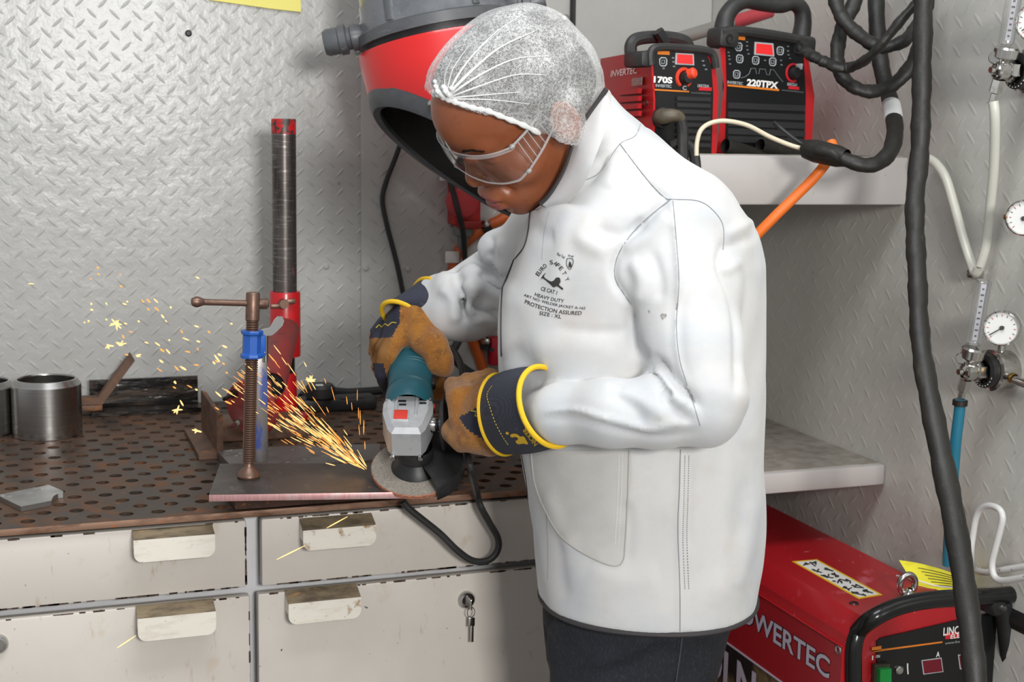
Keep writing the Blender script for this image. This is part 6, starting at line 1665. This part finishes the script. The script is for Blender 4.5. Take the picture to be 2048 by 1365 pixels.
G().lathe([(0, .006), (.009, .006), (.011, .002), (.011, -.004)], gp(.036, .008, -.006), gl, 20).obj('handle_boss', M_chrome, ho)
G().box(gp(.034, .042, -.004), (.006, .012, .012), GM, .002).obj('red_trigger', mat('button_red', '#d2392c'), gr)
dc = (.011, -.012)
G().lathe([(.024, -.028), (.0255, -.033), (.0255, -.045), (.021, -.047), (.021, -.052)], Hd+GM@np.array((dc[0], dc[1], 0)), gu, 32).obj('spindle_collar', M_black, gr)
dsk = G().lathe([(.0, -.063), (.024, -.063), (.030, -.0655), (.0620, -.0655), (.0625, -.0660), (.0625, -.0715), (.0620, -.0720), (0, -.0720)], Hd+GM@np.array((dc[0], dc[1], 0)), gu, 64).obj('disc', M_disc, gr)
G().lathe([(.0618, -.0652), (.0630, -.0664), (.0630, -.0712), (.0618, -.0724)], Hd+GM@np.array((dc[0], dc[1], 0)), gu, 64).obj('disc_edge', M_discedge, dsk)
G().lathe([(.021, -.050), (.026, -.055), (.034, -.0640), (.0345, -.0652)], Hd+GM@np.array((dc[0], dc[1], 0)), gu, 40).obj('disc_flange', M_hooddark, dsk)
gg_ = G(); rows = []
for i in range(33):
    t = RAD(-62+182*i/32); c_, s_ = math.cos(t), math.sin(t); row = []
    for r, z in ((.024, -.046), (.050, -.047), (.067, -.050), (.069, -.053), (.069, -.074), (.067, -.075), (.0665, -.055), (.050, -.0495), (.024, -.0485)):
        row.append(len(gg_.v)); gg_.v.append(tuple(gp(dc[0]+r*c_, dc[1]+r*s_, z)))
    rows.append(row)
for a, b in zip(rows[:-1], rows[1:]):
    for j in range(9): gg_.f.append((a[j], a[(j+1) % 9], b[(j+1) % 9], b[j]))
gg_.f.append(tuple(rows[0])); gg_.f.append(tuple(reversed(rows[-1])))
gg_.obj('guard', M_black, gr, 40)
hx = unit(gl+gu*.04)
ho_ = gp(.036, .008, -.006)
G().lathe([(.008, .004), (.008, .008), (.020, .008), (.036, .011), (.037, .015), (.030, .020), (.018, .028), (.0165, .050), (.0185, .080), (.0165, .115), (.019, .122), (.015, .130), (0, .131)], ho_, hx, 32).obj('side_handle', M_black, gr)
lowc = [at(x, y, Y=YF-.03) for x, y in ((953, 985), (962, 1015), (980, 1048), (996, 1078), (994, 1104), (975, 1122), (945, 1122), (915, 1102), (880, 1068), (845, 1040), (818, 1018), (806, 1004))]
G().tube([rear+gb*.05, A(888, 692, 2.10), A(905, 700, 2.09), A(920, 726, 2.05), A(926, 760, 1.99), A(929, 830, 1.945), A(934, 900, 1.90), A(943, 945, 1.885)]+lowc, .0052, 10, sub=6).obj('power_cord', M_rubber, gr)

# ================================================================== work gloves (worn: part of the person)
M_suede = mat('tan_suede', '#8a5519', .9, sheen=.25, layers=[('noise', 25, .40, .68, '#9c671f'), ('noise', 60, .52, .70, '#6f4314'), ('noise', 260, .58, .7, '#b07a30')], bump=[('noise', 260, .6, .003), ('noise', 40, .3, .004)])
M_navy = mat('navy_canvas', '#2c2f3c', .8, layers=[('wave', (300, 300, 300), .3, .8, '#363a49'), ('noise', 60, .6, .75, '#555a6b')], bump=('noise', 300, .3, .001))
M_navyd = mat('navy_back', '#1f2130', .8, layers=[('noise', 40, .45, .7, '#2a2c3c')], bump=('noise', 200, .3, .001))
M_ytrim = mat('yellow_trim', '#e3b71c', .7, bump=('noise', 300, .3, .001))
M_thread = mat('yellow_thread', '#c9b23c', .7)
M_lining = mat('cuff_lining', '#a89f92', .9)
def glove(name, fn, pts, label, regions, h=.0030):
    P = np.array(pts); V, Fq = polygonise(fn, P.min(0)-.06, P.max(0)+.06, h, 2)
    N_ = normals(V, Fq); r = np.random.RandomState(2)
    w_ = sum(np.sin(V@unit(r.randn(3))*f_+r.rand()*6) for f_ in (130, 170, 220, 260, 90))
    V = V+N_*(.0006*w_)[:, None]
    me = soft_mesh(name, V, Fq); o = link(name, me, M_suede, person); o['label'] = label
    PXc = pix(V[Fq].mean(1)); fr = (N_[Fq[:, 0]]@CF) < .35; mi = np.zeros(len(Fq), np.int32)
    for i, (poly, m) in enumerate(regions):
        me.materials.append(m); mi[in_poly(PXc[:, :2], poly) & fr] = i+1
    me.polygons.foreach_set('material_index', mi[:len(me.polygons)])
    return o, bvh_of(V, Fq)
def ring(c, ea, ra, eb, rb, n=48):
    return [c+ea*(ra*math.cos(2*math.pi*i/n))+eb*(rb*math.sin(2*math.pi*i/n)) for i in range(n)]
def cuff(glv, r1, r2, bow=.0):
    n = len(r1); g = G(); m_ = 6; c1, c2 = np.mean(r1, 0), np.mean(r2, 0)
    for j in range(m_+1):
        t = j/m_
        for i in range(n):
            p = r1[i]*(1-t)+r2[i]*t; c = c1*(1-t)+c2*t; g.v.append(tuple(p+unit(p-c)*bow*math.sin(math.pi*t)))
    for j in range(m_):
        for i in range(n): a = j*n+i; b = j*n+(i+1) % n; g.f.append((a, b, b+n, a+n))
    cf = g.obj('cuff', M_navy, glv)
    g2 = G(); k = .965
    for j in range(m_+1):
        t = j/m_
        for i in range(n):
            p = r1[i]*(1-t)+r2[i]*t; c = c1*(1-t)+c2*t; g2.v.append(tuple(c+(p-c)*k))
    g2.f = list(g.f); g2.obj('cuff_lining', M_lining, cf)
    G().tube(r1, .0035, 8, closed=True).obj('yellow_trim', M_ytrim, cf)
    G().tube(r2, .0035, 8, closed=True).obj('yellow_trim', M_ytrim, cf)
    return cf, bvh_of(np.array(g.v), np.array(g.f))
# --- hand on the side handle (wearer's left)
def W1(x, y, D): return at(x, y, D=D)
FN = []
for i, x in enumerate((909, 934, 958, 980)):
    FN.append([(W1(x+10, 838, 1.826), .0150), (W1(x+3, 795+i*-5, 1.830), .0136), (W1(x-1, 771-i*6, 1.866), .0126), (W1(x, 790-i*4, 1.905), .0120), (W1(x+2, 826, 1.915), .0110)])
def near_glove(p):
    d = d_chain(p, [(W1(1035, 826, 1.775), .033), (W1(1000, 828, 1.812), .036), (W1(962, 836, 1.838), .037), (W1(940, 832, 1.858), .024)], .02)
    for ch in FN: d = smin(d, d_chain(p, ch, .003), .0034)
    d = smin(d, d_chain(p, [(W1(985, 868, 1.815), .026), (W1(945, 876, 1.823), .020), (W1(920, 876, 1.835), .0170), (W1(906, 864, 1.850), .0150)], .008), .010)
    d = smin(d, d_caps(p, W1(1020, 884, 1.80), W1(975, 880, 1.815), .015, .022), .012)
    return d
navy = [(917, 836), (940, 823), (963, 808), (985, 800), (1010, 840), (1046, 890), (1030, 914), (1012, 911), (989, 893), (960, 876), (933, 858)]
gn, gnb = glove('work_glove', near_glove, [W1(885, 760, 1.8), W1(1050, 920, 1.95), W1(885, 920, 1.95), W1(1050, 760, 1.75)], 'tan suede work glove gripping the side handle', [(navy, M_navyd)])
def ax2(a, b, c): return unit(a*CR+b*CD+c*CF)
r1 = ring(A(1004, 829, 1.800), ax2(.17, .985, -.05), 80*1.80/F, ax2(.54, -.10, .84), .052)
r2 = ring(A(1096, 813, 1.660), ax2(.365, .93, -.10), 83*1.66/F, ax2(.66, -.24, .72), .047)
cfn, cfb = cuff(gn, r1, r2, .004)
for pts, w_ in (([(942, 822), (952, 824), (950, 832), (958, 834), (957, 842), (966, 850)], 2.2), ([(972, 882), (980, 880)], 2.4)):
    ln = drop_line(gnb, pts, .0008, 1)
    if len(ln) > 1: G().tube(ln, w_/2*1.8/F, 6).obj('stitching', M_thread, gn)
ln = drop_line(cfb, [(984, 772), (974, 790), (980, 815), (990, 845), (1004, 872), (1016, 890)], .0008, 9)
g = G()
for i in range(0, len(ln)-1, 2): g.tube([ln[i], ln[i+1]], .0005, 5)
g.obj('stitching', M_thread, cfn)['kind'] = 'stuff'
def cuff_text(txt, x0, y0, x1, y1, h): 
    v, f = text_geo(txt, 1.0, .025, 'LEFT'); mn, mx = v.min(0), v.max(0)
    a = np.array((x0, y0), float); b = np.array((x1, y1), float); u = unit(b-a); Lp = np.linalg.norm(b-a); w = np.array((u[1], -u[0])); P = []
    for q in v:
        s_ = a+u*Lp*(q[0]-mn[0])/(mx[0]-mn[0])+w*h*(q[1]-mn[1])/(mx[1]-mn[1]); P.append(drop(cfb, s_[0], s_[1], .0012))
    f = [q for q in f if all(P[i] is not None for i in q)]; P = [p if p is not None else np.zeros(3)+A(1060, 850, 1.75) for p in P]
    if not f: return
    G().add(P, f).obj('cuff_lettering', M_thread if False else M_ytrim, cfn, 0)
cuff_text('NICKER', 1076, 888, 1051, 855, 9)
cuff_text('CE 10.5"', 1092, 884, 1070, 852, 6)
def cuff_poly(name, poly):
    on_poly(name, poly, M_ytrim, .0010, 2.2, cfn, cfb)
cuff_poly('cuff_emblem', [(1020, 871), (1026, 868), (1034, 869), (1041, 874), (1047, 873), (1052, 880), (1056, 889), (1046, 888), (1036, 889), (1031, 883), (1038, 879), (1030, 874), (1024, 876)])
cuff_poly('cuff_mark', [(1011, 866), (1014, 864), (1018, 867), (1016, 870), (1012, 869)])
# --- hand on the motor body (wearer's right)
FF = []
for i in range(4):
    k = i
    FF.append([(W1(797-7*k, 676-9*k, 1.980+.020*k), .0160), (W1(774-6*k, 710-13*k, 1.966+.026*k), .0142), (W1(766-4*k, 746-15*k, 1.980+.027*k), .0132), (W1(779-3*k, 780-17*k, 2.018+.026*k), .0120)])
def far_glove(p):
    d = d_chain(p, [(W1(862, 622, 2.01), .030), (W1(838, 640, 2.005), .034), (W1(812, 660, 2.008), .036)], .02)
    for ch in FF: d = smin(d, d_chain(p, ch, .003), .0036)
    d = smin(d, d_chain(p, [(W1(838, 662, 1.985), .028), (W1(862, 690, 1.965), .0225), (W1(880, 722, 1.960), .0195), (W1(886, 733, 1.965), .0165)], .008), .012)
    d = smin(d, d_caps(p, W1(866, 735, 2.06), W1(874, 785, 2.05), .015, .014), .008)
    return d
reg = [([(740, 622), (770, 606), (800, 600), (799, 645), (783, 676), (740, 678)], M_navyd), ([(740, 678), (783, 675), (772, 727), (745, 727)], mat('tan_band', '#7d5526', .85, bump=('noise', 260, .4, .002))), ([(745, 727), (766, 727), (774, 760), (776, 800), (760, 800)], M_navyd)]
gf, gfb = glove('work_glove', far_glove, [W1(750, 600, 1.95), W1(910, 800, 1.95), W1(750, 800, 2.1), W1(910, 600, 2.1)], 'tan suede work glove wrapped over the grinder body', reg)
r1 = ring(A(813, 642, 2.010), ax2(.917, .40, 0), 54*2.01/F, ax2(.05, -.55, -.83), .042)
r2 = ring(A(862, 615, 2.005), ax2(.29, .957, 0), 59*2.0/F, ax2(.50, -.12, -.85), .058)
# line the two rings up so the band does not twist
k = int(np.argmin([np.linalg.norm(np.array(r2[j])-r1[0]) for j in range(48)])); r2 = r2[k:]+r2[:k]
if np.linalg.norm(np.array(r2[12])-r1[12]) > np.linalg.norm(np.array(r2[36])-r1[12]): r2 = [r2[0]]+r2[1:][::-1]
cff, cffb = cuff(gf, r1, r2, .002)
ln = drop_line(gfb, [(752, 656), (758, 650), (764, 655), (770, 648), (776, 652), (784, 645), (792, 646)], .0008, 1)
if len(ln) > 2: G().tube(ln, .0008, 6).obj('stitching', M_thread, gf)

# ================================================================== sparks
def spark_mat(name, c, s):
    m = bpy.data.materials.new(name); m.use_nodes = True; nt = m.node_tree; nt.nodes.clear()
    e = nt.nodes.new('ShaderNodeEmission'); e.inputs[0].default_value = (*c, 1); e.inputs[1].default_value = s
    o = nt.nodes.new('ShaderNodeOutputMaterial'); nt.links.new(e.outputs[0], o.inputs[0]); return m
M_sp_hot = spark_mat('spark_hot', (1.0, .58, .20), 2.3)
M_sp = spark_mat('spark_orange', (1.0, .38, .08), 1.6)
def streak(g, x0, y0, x1, y1, D0, D1, w_):
    a, b = at(x0, y0, D=D0), at(x1, y1, D=D1); m_ = a*.45+b*.55
    g.tube([a, a*.8+b*.2, m_, b], [.15*w_*D0/F, .5*w_*D0/F, .6*w_*D0/F, .25*w_*D0/F], 5)
rnd = random.Random(11)
gh_, go_ = G(), G()
O = np.array((742., 948.))
for i in range(280):
    t = rnd.random()**1.0
    dist = 12+t*310
    ang = RAD(218.5)+rnd.gauss(0, .120)*(1.0 if t > .25 else 1.3)          # image angle, up-left
    dv = np.array((math.cos(ang), math.sin(ang)))
    p = O+dv*dist+np.array((0, -.00012*dist*dist*rnd.uniform(-.3, 1)))
    ln_ = rnd.uniform(14, 46)*(1-.45*t); bend = rnd.uniform(-.05, .09); q = p+np.array((math.cos(ang+bend), math.sin(ang+bend)))*ln_
    D = 1.93+.0007*dist*rnd.uniform(-.2, 1.0)
    if q[1] > 940: continue
    streak(gh_ if rnd.random() < .55 else go_, p[0], p[1], q[0], q[1], D, D+.01, rnd.uniform(.8, 1.5))
for i in range(26):
    ang = RAD(218)+rnd.uniform(.2, .75)*rnd.choice((-.45, 1)); dist = rnd.uniform(40, 210); p = O+np.array((math.cos(ang), math.sin(ang)))*dist
    q = p+np.array((math.cos(ang+.2), math.sin(ang+.2)))*rnd.uniform(10, 30)
    if q[1] > 935: continue
    streak(go_, p[0], p[1], q[0], q[1], 1.95, 1.95, rnd.uniform(1.0, 1.8))
for i in range(62):                                                        # scattered embers further out
    x = rnd.uniform(160, 470); y = 560+rnd.gauss(0, 1)*55+(x-80)*.46; ln_ = rnd.uniform(2, 16)*(x-100)/330
    an = RAD(215)+rnd.gauss(0, .25); D = rnd.uniform(2.0, 2.3)
    streak(gh_ if rnd.random() < .5 else go_, x, y, x+math.cos(an)*(ln_+2), y+math.sin(an)*(ln_+2), D, D, rnd.uniform(1.6, 3.4))
nh = len(gh_.f); gh_.add(go_.v, go_.f)
o = gh_.obj('grinding_sparks', M_sp_hot); o.data.materials.append(M_sp)
for p_ in list(o.data.polygons)[nh:]: p_.material_index = 1
tag(o, 'spray of bright orange spark streaks flying off the grinding disc', 'sparks', None, 'stuff')
def burst(cx, cy, D, label, n=8, L=18, seed=0):
    r = random.Random(seed); g = G()
    for i in range(n):
        a = r.uniform(0, 6.28); l_ = L*r.uniform(.35, 1)
        streak(g, cx, cy, cx+math.cos(a)*l_, cy+math.sin(a)*l_*.8, D, D, 2.6)
    g.ball(at(cx, cy, D=D), 2.6*D/F, 8)
    tag(g.obj('spark_burst', M_sp_hot), label, 'spark', 'star-shaped spark bursts')
burst(232, 648, 2.2, 'largest star-shaped spark burst high above the bent steel strip', 11, 17, 1)
burst(240, 690, 2.2, 'small star-shaped spark burst just below the largest one', 6, 14, 2)
burst(217, 692, 2.2, 'slanting spark burst above the dark angle iron', 6, 12, 3)
burst(276, 712, 2.3, 'spark flaring at the tip of the bent steel strip', 6, 8, 4)
burst(621, 762, 2.1, 'single star-shaped spark beside the red pipe stand foot', 8, 14, 5)
burst(355, 820, 2.2, 'splitting spark in front of the angle iron end', 6, 13, 6)
burst(393, 862, 2.1, 'forked spark left of the rusty angle bracket', 5, 16, 7)
def lone(x0, y0, x1, y1, label):
    g = G(); streak(g, x0, y0, x1, y1, 1.78, 1.78, 2.0); tag(g.obj('spark_streak', M_sp_hot), label, 'spark', 'lone sparks flying past the drawers')
lone(553, 1120, 610, 1092, 'thin spark streak crossing the upper drawer beside its pull')
lone(653, 1057, 695, 1034, 'thin spark streak over the top of the upper drawer pull')
lone(234, 1297, 272, 1272, 'short bright spark streak below the lower drawer pull')
lone(56, 568, 68, 568, 'tiny spark dash in front of the tread plate wall')
